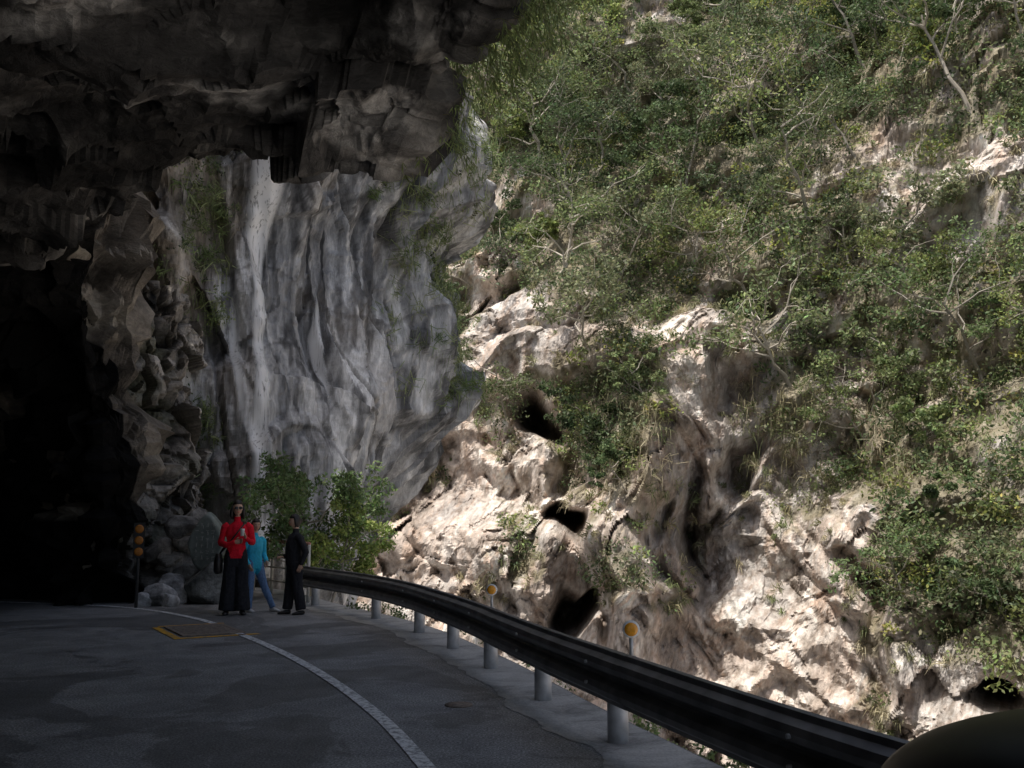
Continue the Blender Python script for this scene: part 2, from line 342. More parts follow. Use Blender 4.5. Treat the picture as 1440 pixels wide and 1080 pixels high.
S = np.stack([np.interp(tt, key, ST[:, k]) for k in range(7)], 1); ker = np.ones(7) / 7
for k in range(7): S[3:-3, k] = np.convolve(S[:, k], ker, 'valid')
def section(s):
    Lx, Ly, Ex, Ey, Ez, zN, H = s; L = np.array([Lx, Ly]); E = np.array([Ex, Ey])
    f = lambda t, z: (*(L + (E - L) * t), z); up = max(Ez, 0)
    return np.array([f(0, -.8), f(-.03, 2), f(.03, 4.0), f(.16, H - .3), f(.35, H), f(.6, H + .15), f(.85, zN), f(.97, zN * .3 + Ez * .7 if Ez > 4.5 else zN - .9), f(1.0, Ez),
                     f(1.01, Ez * .6 + 3.2), f(1.0, up * .5 + 5.4), f(.94, 10.5), f(.8, 13.5), f(.5, 16), f(.0, 17), (Lx - 16, Ly - 4, 18)])
u_key = np.concatenate([np.linspace(0, 9, 250), np.linspace(9, 15, 70)[1:]])
PR = np.zeros((len(S), len(u_key), 3))
for i, s_ in enumerate(S):
    cc_ = section(s_)
    for k in range(3): PR[i, :, k] = np.interp(u_key, np.arange(16), cc_[:, k])
for _ in range(3): PR[:, 1:-1] = (PR[:, :-2] + PR[:, 2:] + 2 * PR[:, 1:-1]) / 4
NR = grid_normals(PR)
if NR[60, 100, 2] > 0: NR = -NR
x, y, z = PR[..., 0], PR[..., 1], PR[..., 2]
ph = z / 1.0 + .5 * x * .4 + 1.8 * fbm(x * .3, y * .3, z * .3, 3, 301) + .22 * y
s = ph - np.floor(ph); s = np.where(s < .75, s / .75, (1 - s) / .25)
qf = .35 * fbm(x * .8, y * .8, z * .8, 3, 305)
G1, H1 = facets(x * .42 + y * .2 + qf, y * .62 - x * .2 + qf, z * .7 + qf, 940); G2, H2 = facets(x * 1.1 + qf, y * 1.7 + qf, z * 2.0 + qf, 950)
d = .6 * fbm(x * .33, y * .33, z * .33, 3, 311) + .22 * ridged(x * .6 + .3 * y, y * .9, z * .9, 3, 321) + .22 * s + .60 * G1 + .26 * G2 + .05 * ridged(x * 3, y * 4, z * 4, 3, 331) + .03 * fbm(x * 8, y * 8, z * 8, 2, 341)
d = d + .35 * sstep(-.05, .05, vnoise(x * .35 + y * .2, y * .8, z * .4, 351)) - .38
PR = PR + NR * d[..., None]
x, y, z = PR[..., 0], PR[..., 1], PR[..., 2]; q = .8 * fbm(x * .5, y * .5, z * .5, 3, 700)
f = fbm(x * .7 + q, y * 1.5 + q, z * 2.4 + q, 5, 701, .6)
c = cramp(f, [(-.5, (.03, .029, .028)), (-.05, (.06, .057, .054)), (.12, (.15, .142, .132)), (.28, (.36, .345, .32)), (.5, (.08, .076, .072))])
c = c * (1 + .6 * G1 + .4 * G2)[..., None]
c = lerp(c, (.018, .0175, .017), sstep(-.15, .25, fbm(x * .6, y * .6, z * .6, 3, 711)) * .82)
inner = (u_key[None] < 8.6) * sstep(9.2, 10.6, tt)[:, None]             # tunnel lining blackened, its shade put into the colour
inner = np.maximum(inner, sstep(3.4, 2.6, u_key)[None] * np.ones((len(S), 1)))  # left wall blackened too, shade painted in
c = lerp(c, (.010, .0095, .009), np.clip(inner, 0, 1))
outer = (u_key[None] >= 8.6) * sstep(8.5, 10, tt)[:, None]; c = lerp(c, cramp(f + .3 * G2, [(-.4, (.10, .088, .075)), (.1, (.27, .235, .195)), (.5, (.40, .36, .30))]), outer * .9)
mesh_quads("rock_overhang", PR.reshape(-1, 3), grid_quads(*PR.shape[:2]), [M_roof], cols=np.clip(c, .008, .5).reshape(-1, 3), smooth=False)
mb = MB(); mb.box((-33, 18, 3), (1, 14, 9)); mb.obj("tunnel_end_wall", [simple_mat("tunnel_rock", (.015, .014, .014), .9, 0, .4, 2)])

# ------------------------------------------------------------------ road
def catmull(pts, n=12):
    pts = [Vector(p) for p in pts]; P = [pts[0] * 2 - pts[1]] + pts + [pts[-1] * 2 - pts[-2]]; o = []
    for i in range(1, len(P) - 2):
        for k in range(n):
            t = k / n; a, b, c, d_ = P[i - 1], P[i], P[i + 1], P[i + 2]
            o.append(.5 * ((2 * b) + (c - a) * t + (2 * a - 5 * b + 4 * c - d_) * t * t + (3 * b - a - 3 * c + d_) * t ** 3))
    o.append(P[-2]); return o
def offset(path, d):
    o = []
    for i, p in enumerate(path):
        t = path[min(i + 1, len(path) - 1)] - path[max(i - 1, 0)]; t = Vector((t.x, t.y, 0)).normalized(); o.append(p + Vector((t.y, -t.x, 0)) * d)
    return o
rail_pts = [(7.5, -12, 0), (5.6, -6, 0), (3.9, -1, 0), (2.6, 1.9, 0), (1.56, 4.0, 0), (.62, 6.8, 0), (.17, 8.3, 0), (-.29, 9.98, 0), (-.74, 11.4, 0), (-1.3, 13.0, 0), (-2.1, 14.7, 0), (-3.4, 16.8, 0)]
rail = catmull(rail_pts, 14)
edge_pts = rail_pts[:-1] + [(-3.3, 16.8, 0), (-4.2, 18.6, 0), (-5.3, 20.2, 0), (-7.5, 21.5, 0), (-11, 23, 0)]
edge = offset(catmull(edge_pts, 14), .42)
m = NT("asphalt")
v = m.coords(); sp = m.noise(v, 60, 3, .85); md = m.noise(v, 1.6, 6, .7, .6); lg = m.noise(v, .45, 6, .6, 1.2)
c = m.ramp(sp, [(.36, (.11, .109, .106)), (.5, (.25, .247, .24)), (.64, (.52, .515, .50))])
c = m.mix(.7, c, m.ramp(md, [(.35, .62), (.65, 1.3)]), 'MULTIPLY')
wet = m.ramp(lg, [(.52, 0.0), (.54, 1.0)]); c = m.mix(wet, c, m.mix(1.0, c, .62, 'MULTIPLY'))
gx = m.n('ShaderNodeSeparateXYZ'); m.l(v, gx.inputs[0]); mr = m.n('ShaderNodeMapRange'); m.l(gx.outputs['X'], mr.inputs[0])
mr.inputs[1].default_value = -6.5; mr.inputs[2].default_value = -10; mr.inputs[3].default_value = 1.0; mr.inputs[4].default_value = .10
c = m.mix(1.0, c, mr.outputs[0], 'MULTIPLY')  # asphalt darkens into the tunnel, shade put into the colour
m.princ(c, m.ramp(lg, [(.5, .82), (.54, .6)]), m.bump(sp, .6, .008), 0, .35); M_asph = m.mat
m = NT("concrete_shoulder")
v = m.coords(); sp = m.noise(v, 50, 3, .7); md = m.noise(v, 2.2, 6, .7, .8)
c = m.ramp(md, [(.3, (.20, .198, .19)), (.5, (.42, .415, .395)), (.7, (.56, .55, .525))])
c = m.mix(.5, c, m.ramp(sp, [(.3, .5), (.7, 1.3)]), 'MULTIPLY'); m.princ(c, .85, m.bump(sp, .5, .008), 0, .3); M_conc = m.mat
me = bpy.data.meshes.new("road"); outline = [(-40, -16, 0)] + [tuple(p) for p in edge] + [(-40, 23, 0)]
me.from_pydata(outline, [], [tuple(range(len(outline)))]); me.materials.append(M_asph)
rd = bpy.data.objects.new("road", me); scene.collection.objects.link(rd)
def ribbon(name, pa, pb, z, mat, parent=None):
    vs = []; f = []
    for a, b in zip(pa, pb): vs += [(a.x, a.y, z), (b.x, b.y, z)]
    for i in range(len(pa) - 1): f.append((2 * i, 2 * i + 1, 2 * i + 3, 2 * i + 2))
    mb = MB(); mb.add(vs, f); return mb.obj(name, [mat], parent)
cp = catmull(edge_pts, 60)
wob = [.10 * float(fbm(p.x * 1.5, p.y * 1.5, 0, 4, 9)) for p in cp]
inn = [a + (b - a) * (.12 + w * 2.5) for a, b, w in zip(offset(cp, -.34), offset(cp, .40), wob)]
ribbon("road_shoulder", inn, offset(cp, .40), .004, M_conc)
cp = catmull(edge_pts, 14)
ep = np.array([tuple(p) for p in offset(cp, .42)]); zr = np.concatenate([[0.0, -.04, -.12, -.28, -.5], -np.arange(.8, 21.5, .35)])
tang = np.gradient(ep, axis=0); tang /= np.linalg.norm(tang, axis=1, keepdims=True); nrm = np.stack([tang[:, 1], -tang[:, 0]], 1)
idx = np.linspace(0, len(ep) - 1, len(ep) * 3); ar = np.arange(len(ep))
EX = np.interp(idx, ar, ep[:, 0]); EY = np.interp(idx, ar, ep[:, 1]); NX = np.interp(idx, ar, nrm[:, 0]); NY = np.interp(idx, ar, nrm[:, 1])
Zg = np.repeat(zr[:, None], len(idx), 1); dd = (.55 * fbm(EX[None] * .8, EY[None] * .8, Zg * .8, 4, 401) + .3) * sstep(-.3, -1.5, Zg)
PG = np.stack([EX[None] + NX[None] * dd, EY[None] + NY[None] * dd, Zg], 2)
mesh_quads("roadside_cliff", PG.reshape(-1, 3), grid_quads(*Zg.shape, flip=True), [M_boulder], cols=np.full((Zg.size, 3), .3), smooth=True)

m = NT("road_paint_white"); nz = m.noise(m.coords(), 16, 6, .8)
m.princ(m.mix(m.ramp(nz, [(.42, 0.0), (.52, 1.0)]), (.30, .30, .295), (.84, .84, .82)), .7, None, 0, .3); M_white = m.mat
m = NT("road_paint_yellow"); nz = m.noise(m.coords(), 9, 6, .75)
m.princ(m.mix(m.ramp(nz, [(.38, 0.0), (.52, 1.0)]), (.26, .22, .15), (.80, .42, .04)), .7, None, 0, .3); M_yel = m.mat
lp = catmull([(1.6, -4, 0), (.75, 1.5, 0), (.1, 4, 0), (-.51, 6.16, 0), (-.97, 7.6, 0), (-1.59, 9.16, 0), (-2.35, 10.8, 0), (-3.36, 12.67, 0), (-4.55, 14.6, 0), (-6.25, 16.3, 0), (-8.8, 17.3, 0), (-13, 18.3, 0), (-20, 19, 0)], 40)
la = [a + (b - a) * (.02 + .07 * abs(float(fbm(a.x * 9, a.y * 9, 0, 2, 5)))) for a, b in zip(offset(lp, -.055), offset(lp, .055))]
ribbon("road_edge_line", la, offset(lp, .052), .008, M_white)

M_iron = simple_mat("rusty_iron", (.26, .21, .17), .75, .1, .4, 30, .4)
g = empty("drain_grate", (-3.98, 13.15, 0), math.atan2(.90, -.52) - math.pi / 2)
mb = MB()
for xx in (-.36, .36): mb.box((xx, 0, .012), (.05, 1.16, .012))
for yy in (-.56, .56): mb.box((0, yy, .012), (.67, .05, .012))
for k in range(21): mb.box((0, -.51 + k * .051, .011), (.66, .026, .010))
for xx in (-.2, 0, .2): mb.box((xx, 0, .0085), (.02, 1.06, .006))
mb.obj("frame_and_bars", [M_iron], g)
mb = MB(); mb.box((0, 0, .0045), (.66, 1.06, .003)); mb.obj("pit_shade_sheet", [simple_mat("pit_shade_black", (.02, .02, .02))], g)  # flat dark sheet standing in for the shade under the bars
mb = MB(); mb.box((-.48, -.1, .0065), (.09, 1.4, .003)); mb.box((.04, -.74, .0065), (.95, .09, .003)); mb.box((.0, .70, .0065), (.86, .07, .003)); mb.obj("yellow_marking", [M_yel], g)
mb = MB(); mb.tube([(-.42, 8.1, .001), (-.42, 8.1, .010)], .11, 24); mb.obj("manhole_cover", [M_iron])

# ------------------------------------------------------------------ guard rail
M_steel = simple_mat("galvanised_steel", (.50, .51, .52), .5, .3, .25, 8, .5)
M_beam = simple_mat("shaded_beam", (.17, .165, .16), .42, .3, .4, 5, .5)  # beam darker than the posts, its shade put into the colour
gr = empty("guard_rail")
prof = [(0.0, .62), (-.012, .635), (-.03, .63), (-.035, .60), (-.075, .575), (-.085, .54), (-.075, .505), (-.02, .48), (-.012, .465), (-.02, .45), (-.075, .425), (-.085, .39), (-.075, .355), (-.035, .33), (-.03, .305), (-.012, .30), (0, .315)]
loop = prof + [(p[0] + .012, p[1]) for p in reversed(prof)]
vs = []; f = []; nl = len(loop); nrmr = []
for i, p in enumerate(rail):
    t = rail[min(i + 1, len(rail) - 1)] - rail[max(i - 1, 0)]; t.z = 0; t.normalize(); nn = Vector((t.y, -t.x, 0)); nrmr.append(nn)
    for o, zq in loop: vs.append(p + nn * (o - .05) + Vector((0, 0, zq)))
for i in range(len(rail) - 1):
    for k in range(nl): k2 = (k + 1) % nl; f.append((i * nl + k, i * nl + k2, (i + 1) * nl + k2, (i + 1) * nl + k))
f.append(tuple(range(nl))); f.append(tuple(reversed([(len(rail) - 1) * nl + k for k in range(nl)])))
mb = MB(); mb.add(vs, f, 0, False)
for j in range(20, len(rail) - 2, 24):      # lap joints
    p, nn = rail[j], nrmr[j]; t = Vector((-nn.y, nn.x, 0)); vv = []
    for dt in (-.16, .16):
        for o, zq in prof: vv.append(p + t * dt + nn * (o - .056) + Vector((0, 0, zq)))
    n0 = len(prof); mb.add(vv, [(k, k + 1, n0 + k + 1, n0 + k) for k in range(n0 - 1)])
mb.obj("beam", [M_beam], gr)
post_xy = [(6.5, -9), (5.9, -7), (5.25, -5), (4.55, -3), (3.9, -1), (3.05, 1), (2.15, 2.8), (1.38, 4.6), (.66, 6.75), (.2, 8.3), (-.27, 9.98), (-.72, 11.4), (-1.24, 12.9), (-2.12, 14.6), (-3.3, 16.55)]
mb = MB(); mb2 = MB()
for (px, py) in post_xy:
    j = min(range(len(rail)), key=lambda k: (rail[k].x - px) ** 2 + (rail[k].y - py) ** 2); p = rail[j]; nn = nrmr[j]; q = p + nn * .085
    mb.tube([q + Vector((0, 0, -.25)), q + Vector((0, 0, .52)), q + Vector((0, 0, .535))], [.07, .07, .055], 16, 0)
    t = Vector((-nn.y, nn.x, 0)); rot = Matrix((nn, t, Vector((0, 0, 1)))).transposed()
    mb2.box(p + Vector((0, 0, .465)), (.07, .09, .2), 0, rot)
    for zb in (.53, .40): mb2.tube([p - nn * .148 + Vector((0, 0, zb)), p - nn * .11 + Vector((0, 0, zb))], .012, 8, 0)
mb.obj("posts", [M_steel], gr); mb2.obj("brackets", [M_steel], gr)
M_amber = simple_mat("amber_reflector", (.9, .38, .03), .25, 0, .15, 60, .6); M_whitep = simple_mat("white_plastic", (.8, .8, .77), .4, 0, .08, 10)
def reflector(loc):
    e = empty("road_reflector", loc, R_(-6))
    mb = MB(); mb.tube([(0, .015, -.20), (0, .015, -.03)], .013, 8); mb.box((0, .015, -.19), (.06, .05, .04)); mb.obj("bracket", [M_steel], e)
    mb = MB(); mb.tube([(0, .012, 0), (0, -.008, 0), (0, -.012, 0)], [.055, .055, .048], 24); mb.obj("rim", [M_whitep], e)
    mb = MB(); mb.tube([(0, -.0125, 0), (0, -.019, 0), (0, -.023, 0)], [.043, .040, .02], 24); mb.obj("amber_lens", [M_amber], e)
for yy in (6.45, 9.75):
    j = min(range(len(rail)), key=lambda k: abs(rail[k].y - yy)); q = rail[j] + nrmr[j] * .03; reflector((q.x, q.y, .77))
e = empty("tunnel_marker_post", (-5.98, 16.15, 0), R_(18))
mb = MB(); mb.tube([(0, .03, 0), (0, .03, 1.35)], .025, 10); mb.obj("post", [simple_mat("dark_post", (.05, .05, .05))], e)
mb = MB(); mb.box((0, 0, 1.07), (.17, .02, .56)); mb.obj("panel", [simple_mat("black_panel", (.02, .02, .02), .5)], e)
mb = MB()
for k in range(3): mb.tube([(0, -.0105, .89 + .18 * k), (0, -.018, .89 + .18 * k), (0, -.022, .89 + .18 * k)], [.068, .066, .04], 20)
mb.obj("amber_lenses", [simple_mat("dull_amber", (.45, .16, .02), .4)], e)
M_redrail = simple_mat("painted_handrail", (.45, .22, .16), .5, 0, .2, 10); M_lrail = simple_mat("pale_railing", (.50, .49, .45), .6, 0, .2, 10)
fr = empty("metal_railing"); fp = catmull([(-3.45, 17.15, 0), (-4.1, 18.4, 0), (-5.0, 19.6, 0), (-6.2, 20.5, 0)], 6)
mb = MB(); mb.tube([p + Vector((0, 0, .98)) for p in fp], .035, 10); mb.obj("handrail", [M_redrail], fr)
mb = MB()
for zb in (.25, .5, .75): mb.tube([p + Vector((0, 0, zb)) for p in fp], .018, 8)
for p in fp[::3]: mb.tube([p, p + Vector((0, 0, .97))], .028, 8)
mb.obj("bars_and_posts", [M_lrail], fr)

# ------------------------------------------------------------------ boulders / monument
def rockobj(name, lst, tone=(.30, .295, .285), seg=56, ring=40, mat=None):
    Vs, Qs, Cs = [], [], []; n0 = 0
    for c, r, seed in lst:
        rs = np.random.default_rng(seed); pl = rs.normal(size=(12, 3)); pl /= np.linalg.norm(pl, axis=1, keepdims=True); pd = rs.uniform(.5, .85, 12)
        t = np.pi * np.linspace(0, 1, ring + 1)[:, None]; p = 2 * np.pi * np.linspace(0, 1, seg + 1)[None]
        D = np.stack([np.sin(t) * np.cos(p), np.sin(t) * np.sin(p), np.cos(t) + 0 * p], 2)
        K = D @ pl.T; rr = np.where(K > .05, pd / np.maximum(K, .05), 9).min(-1).clip(0, 1.0)
        Q3 = D * rr[..., None]; W = Q3 * np.array(r) + np.array(c)
        rr = rr + .06 * fbm(W[..., 0] * 2.5, W[..., 1] * 2.5, W[..., 2] * 4, 3, seed) + .05 * ridged(W[..., 0] * 7, W[..., 1] * 7, W[..., 2] * 9, 3, seed + 5)
        W = D * rr[..., None] * np.array(r) * 1.15 + np.array(c)
        x, y, z = W[..., 0], W[..., 1], W[..., 2]; f = fbm(x * 2 + z, y * 2, z * 5, 4, 800 + seed)
        cc = np.array(tone) * (1 + 1.1 * f)[..., None]; cc = lerp(cc, np.array(tone) * .25, sstep(.05, .45, fbm(x * 5, y * 5, z * 2, 3, 820)) * .75)
        Vs.append(W.reshape(-1, 3)); Qs.append(grid_quads(ring + 1, seg + 1) + n0); Cs.append(cc.reshape(-1, 3)); n0 += W.shape[0] * W.shape[1]
    return mesh_quads(name, np.concatenate(Vs), np.concatenate(Qs)[:, ::-1], [mat or M_boulder], cols=np.clip(np.concatenate(Cs), .02, .7), smooth=False)
rockobj("boulder", [((-5.15, 17.2, .28), (.5, .42, .45), 3)], (.24, .25, .24))
rockobj("boulder", [((-5.6, 17.9, .3), (.5, .5, .42), 4)], (.28, .28, .27))
rockobj("rubble", [((-5.85, 16.7, .12), (.28, .22, .2), 5), ((-5.6, 16.55, .08), (.16, .15, .12), 6), ((-6.05, 16.6, .08), (.15, .13, .12), 7), ((-5.7, 17.1, .2), (.3, .3, .28), 8)], (.5, .5, .5))
# stacked, jointed ledge of rock between tunnel mouth and waterfall gully
sv = np.linspace(0, 1, 150); zv = np.arange(-.4, 6.2, .045); SV, ZV = np.meshgrid(sv, zv)
bx = np.interp(SV, [0, .25, .6, 1], [-7.4, -6.35, -5.75, -6.4]) - .17 * ZV; by = np.interp(SV, [0, .25, .6, 1], [17.3, 17.75, 18.6, 21.2]) + .12 * ZV
qb = .3 * fbm(bx * 1.2, by * 1.2, ZV * 1.2, 3, 960)
B1, K1 = facets(bx * 1.1 + qb, by * .8 + qb, ZV * 1.25 + .3 * bx + qb, 961); B2, K2 = facets(bx * 2.9 + qb, by * 2.4 + qb, ZV * 3.4 + qb, 971)
db = .75 * B1 + .26 * B2 - .12 * K1 + .5 * fbm(bx * .7, by * .7, ZV * .6, 3, 981) + .05 * fbm(bx * 9, by * 9, ZV * 9, 2, 983)
nbx, nby = .75, -.66
PB = np.stack([bx + nbx * db, by + nby * db, ZV], 2); x, y, z = PB[..., 0], PB[..., 1], PB[..., 2]
c = np.array([.30, .275, .245]) * (1 + .9 * B1 + .6 * B2 + .9 * fbm(x * 2, y * 2, z * 3, 4, 985))[..., None]; c = lerp(c, (.05, .045, .04), np.maximum(K1, K2 * .6) * .7)
c = lerp(c, (.10, .11, .06), sstep(.1, .5, fbm(x, y, z, 3, 987)) * .5)
mesh_quads("rock_ledge", PB.reshape(-1, 3), grid_quads(*ZV.shape), [M_boulder], cols=np.clip(c, .02, .55).reshape(-1, 3), smooth=False)
rs = np.random.default_rng(77); lst = []
for k in range(14):
    s_ = rs.uniform(.45, .95); lst.append(((-5.95 + rs.normal(0, .3), 17.9 + rs.normal(0, .3), rs.uniform(.05, 1.3)), (.5 * s_, .5 * s_, .38 * s_), 30 + k))
rockobj("rock_pile", lst, (.27, .255, .235), 34, 24)
e = empty("inscribed_stone", (-5.15, 17.1, .50), R_(-12)); mb = MB()
def fnst(d):
    k = 1 / max(abs(d.x) ** 1.2 + abs(d.z) ** 1.2, .2) ** .35
    q = Vector((d.x * k, d.y, d.z * k)); q *= 1 + .06 * float(vnoise(d.x * 2.5, d.y * 2, d.z * 2.5, 9)); q.x *= 1 - .18 * q.z
    q.y = max(-.75, min(.75, q.y * 1.3)); return q
mb.sphere((0, 0, .50), (.33, .17, .52), 0, 36, 26, fnst); mb.obj("slab", [simple_mat("grey_green_stone", (.20, .225, .205), .8, 0, .35, 6, .3, .5)], e)
mb = MB(); rs = random.Random(4)
for r in range(4):
    for k in range(6):
        for _ in range(3):
            a = rs.choice([0, 1]); L = rs.uniform(.03, .06)
            mb.box((-.15 + .1 * r + rs.uniform(-.015, .015), -.131, .80 - .11 * k + rs.uniform(-.03, .03)), (L if a == 0 else .008, .006, .008 if a == 0 else L), 0)
mb.obj("carved_characters", [simple_mat("carving", (.4, .4, .36), .8)], e)
m = NT("riverbed"); nz = m.noise(m.coords(), .5, 6, .6); m.princ(m.ramp(nz, [(.3, (.3, .3, .3)), (.7, (.5, .49, .47))]), .9)
mb = MB(); mb.add([(-900, -900, -21), (900, -900, -21), (900, 900, -21), (-900, 900, -21)], [(0, 1, 2, 3)]); mb.obj("ground", [m.mat])

# ------------------------------------------------------------------ vegetation
def rand_unit(n, rng):
    v = rng.normal(size=(n, 3)); return v / np.linalg.norm(v, axis=1, keepdims=True)
def leaf_geo(c, d, nrm, L, W, cols):
    s = np.cross(d, nrm); s /= (np.linalg.norm(s, axis=1, keepdims=True) + 1e-9)
    L = np.asarray(L).reshape(-1, 1); W = np.asarray(W).reshape(-1, 1)
    V = np.stack([c - d * L * .5, c + s * W * .5 - d * L * .05, c + d * L * .5, c - s * W * .5 - d * L * .05], 1).reshape(-1, 3)
    return V, np.arange(len(c) * 4).reshape(-1, 4), np.repeat(cols, 4, 0)
def tube_geo(pts, rad, sides=5):
    pts = np.asarray(pts, float); n = len(pts); d = np.gradient(pts, axis=0); d /= (np.linalg.norm(d, axis=1, keepdims=True) + 1e-9)
    ref = np.where(np.abs(d[:, :1]) < .8, [[1, 0, 0]], [[0, 1, 0]])
    a = ref - d * np.sum(ref * d, 1, keepdims=True); a /= np.linalg.norm(a, axis=1, keepdims=True); b = np.cross(d, a)
    t = np.arange(sides) * 2 * np.pi / sides
    V = pts[:, None] + np.asarray(rad)[:, None, None] * (a[:, None] * np.cos(t)[None, :, None] + b[:, None] * np.sin(t)[None, :, None])
    i = np.arange(n * sides).reshape(n, sides); j = np.roll(i, -1, 1)
    return V.reshape(-1, 3), np.stack([i[:-1], j[:-1], j[1:], i[1:]], 2).reshape(-1, 4)
class Veg:
    def __init__(s): s.V = []; s.Q = []; s.C = []; s.M = []; s.n = 0
    def add(s, V, Q, C, m): s.V.append(V); s.Q.append(Q + s.n); s.C.append(C); s.M.append(np.full(len(Q), m)); s.n += len(V)
    def obj(s, name, mats): return mesh_quads(name, np.concatenate(s.V), np.concatenate(s.Q), mats, np.concatenate(s.M), np.concatenate(s.C))
GREENS = np.array([(.10, .145, .065), (.13, .18, .08), (.17, .21, .10), (.20, .25, .11), (.13, .17, .095), (.19, .21, .12), (.25, .30, .11), (.09, .13, .06)])
YEL = np.array([(.32, .36, .10), (.30, .36, .10), (.36, .36, .11)])
def clump(vg, c, r, n, size, col, rng, flat=.65, m=0):
    p = rand_unit(n, rng) * (rng.uniform(0.15, 1, (n, 1)) ** .5) * r; p[:, 2] *= flat
    nr = rand_unit(n, rng) + [0, 0, .9]; nr /= np.linalg.norm(nr, axis=1, keepdims=True)
    d = rand_unit(n, rng) + p / r * .8 - [0, 0, .15]; d /= np.linalg.norm(d, axis=1, keepdims=True)
    cc = col[None] * rng.uniform(.6, 1.45, (n, 1)) * (1 + rng.normal(0, .07, (n, 3))); L = size * rng.uniform(.7, 1.3, n)
    V, Q, C = leaf_geo(c + p, d, nr, L, L * .5, np.clip(cc, .005, .6)); vg.add(V, Q, C, m)
def make_tree(name, base, H, R, lean, col, rng, nleaf=2400, size=.14, trunk_r=None, bare=0.0, nlimb=6, crown_flat=.55):
    vg = Veg(); base = np.array(base, float); tr = trunk_r or H * .018; lean = np.array(lean, float); npt = 8; t = np.linspace(0, 1, npt)[:, None]
    tp = base + lean * H * .45 * t ** 1.3 + np.array([0, 0, 1]) * H * .72 * t + np.cumsum(rng.normal(0, H * .022, (npt, 3)), 0) * (t > 0)
    bc = np.array([.36, .33, .28]) * rng.uniform(.5, 1.3)
    def br(pts, rad, sd): V, Q = tube_geo(pts, rad, sd); vg.add(V, Q, np.tile(bc, (len(V), 1)), 1)
    br(tp, np.linspace(tr, tr * .4, npt), 7); tips = [(tp[-1], R * .3)]
    for i in range(nlimb):
        k = rng.uniform(.35, 1) * (npt - 1); k0 = int(k); st = tp[k0] + (tp[min(k0 + 1, npt - 1)] - tp[k0]) * (k - k0)
        az = i * 2.4 + rng.uniform(-.5, .5); dr = np.array([math.cos(az), math.sin(az), rng.uniform(.15, .8)]) + lean * .5; dr /= np.linalg.norm(dr)
        L = R * rng.uniform(.65, 1.05); n2 = 6; t2 = np.linspace(0, 1, n2)[:, None]
        lp_ = st + dr * L * t2 + np.cumsum(rng.normal(0, L * .05, (n2, 3)), 0) * (t2 > 0) + np.array([0, 0, .12 * L]) * t2 ** 2
        br(lp_, np.linspace(tr * .5, tr * .16, n2), 5); tips.append((lp_[-1], R * .26))
        for j in range(4):
            a = rng.integers(2, n2); sd = dr * .5 + rand_unit(1, rng)[0] * .8 + [0, 0, .2]; sd /= np.linalg.norm(sd)
            L2 = L * rng.uniform(.3, .55); n3 = 4; t3 = np.linspace(0, 1, n3)[:, None]
            sp_ = lp_[a] + sd * L2 * t3 + np.cumsum(rng.normal(0, L2 * .07, (n3, 3)), 0) * (t3 > 0)
            br(sp_, np.linspace(tr * .2, tr * .07, n3), 4); tips.append((sp_[-1], R * rng.uniform(.16, .28)))
            for q in range(2):
                td = sd * .6 + rand_unit(1, rng)[0] * .8; L3 = L2 * .5; e3 = sp_[-1 - q] + td * L3
                br([sp_[-1 - q], sp_[-1 - q] + td * L3 * .5 + rng.normal(0, .03, 3), e3], [tr * .09, tr * .06, tr * .035], 3); tips.append((e3, R * rng.uniform(.12, .2)))
    tips = [tp_ for tp_ in tips if rng.uniform() > bare]; w = np.array([r ** 2 for _, r in tips]); w /= w.sum()
    for (c, r), ww in zip(tips, w): clump(vg, c, r, max(8, int(nleaf * ww)), size, col * rng.uniform(.65, 1.4), rng, crown_flat)
    return vg.obj(name, [M_leaf, M_bark])
rng = np.random.default_rng(5); nr_, nc_ = TH.shape
def sample_far(n, prob, tmin=-9, tmax=31, zmin=-8, zmax=28):
    a = np.searchsorted(np.degrees(th), rng.uniform(tmin, tmax, n)).clip(1, nc_ - 2); b = np.searchsorted(zz, rng.uniform(zmin, zmax, n)).clip(1, nr_ - 2)
    ok = rng.uniform(size=n) < prob(VM[b, a]); return PF[b, a][ok], NF[b, a][ok], VM[b, a][ok]
vg = Veg(); P_, N_, V_ = sample_far(5600, lambda v: sstep(.4, 1.0, v) * .85)
for p, nn, vv in zip(P_, N_, V_):
    r = rng.uniform(.25, .95); base = GREENS[rng.integers(0, len(GREENS))] if rng.uniform() < .96 else YEL[rng.integers(0, 3)]
    clump(vg, p + nn * r * .45, r, int(40 + 80 * r * r), rng.uniform(.10, .18), base * rng.uniform(.65, 1.3), rng, .7)
shr = vg.obj("shrub_foliage", [M_leaf]); ns = vg.n
vg = Veg()
def tuft(vg, p, nn, L, n, col, droop=.9, wid=.018):
    d0 = nn[None] * .7 + rand_unit(n, rng) * .75 + [0, 0, .35]; d0 /= np.linalg.norm(d0, axis=1, keepdims=True)
    Ls = (L * rng.uniform(.5, 1.2, n))[:, None]; base = p + rng.normal(0, L * .16, (n, 3)); mid = base + d0 * Ls * .5
    d1 = d0 * .6 - np.array([0, 0, 1]) * droop; d1 /= np.linalg.norm(d1, axis=1, keepdims=True); tip = mid + d1 * Ls * .6
    s = np.cross(d0, rand_unit(n, rng)); s /= np.linalg.norm(s, axis=1, keepdims=True); s *= wid
    V = np.stack([base - s, base + s, mid + s * .8, mid - s * .8, tip + s * .12, tip - s * .12], 1).reshape(-1, 3)
    i = np.arange(n)[:, None] * 6; Q = np.concatenate([i + [0, 1, 2, 3], i + [3, 2, 4, 5]], 0)
    vg.add(V, Q, np.repeat(col[None] * rng.uniform(.6, 1.4, (n, 1)), 6, 0), 0)
STRAW = np.array([(.36, .33, .20), (.27, .28, .15), (.20, .24, .11), (.42, .38, .26), (.24, .24, .14)])
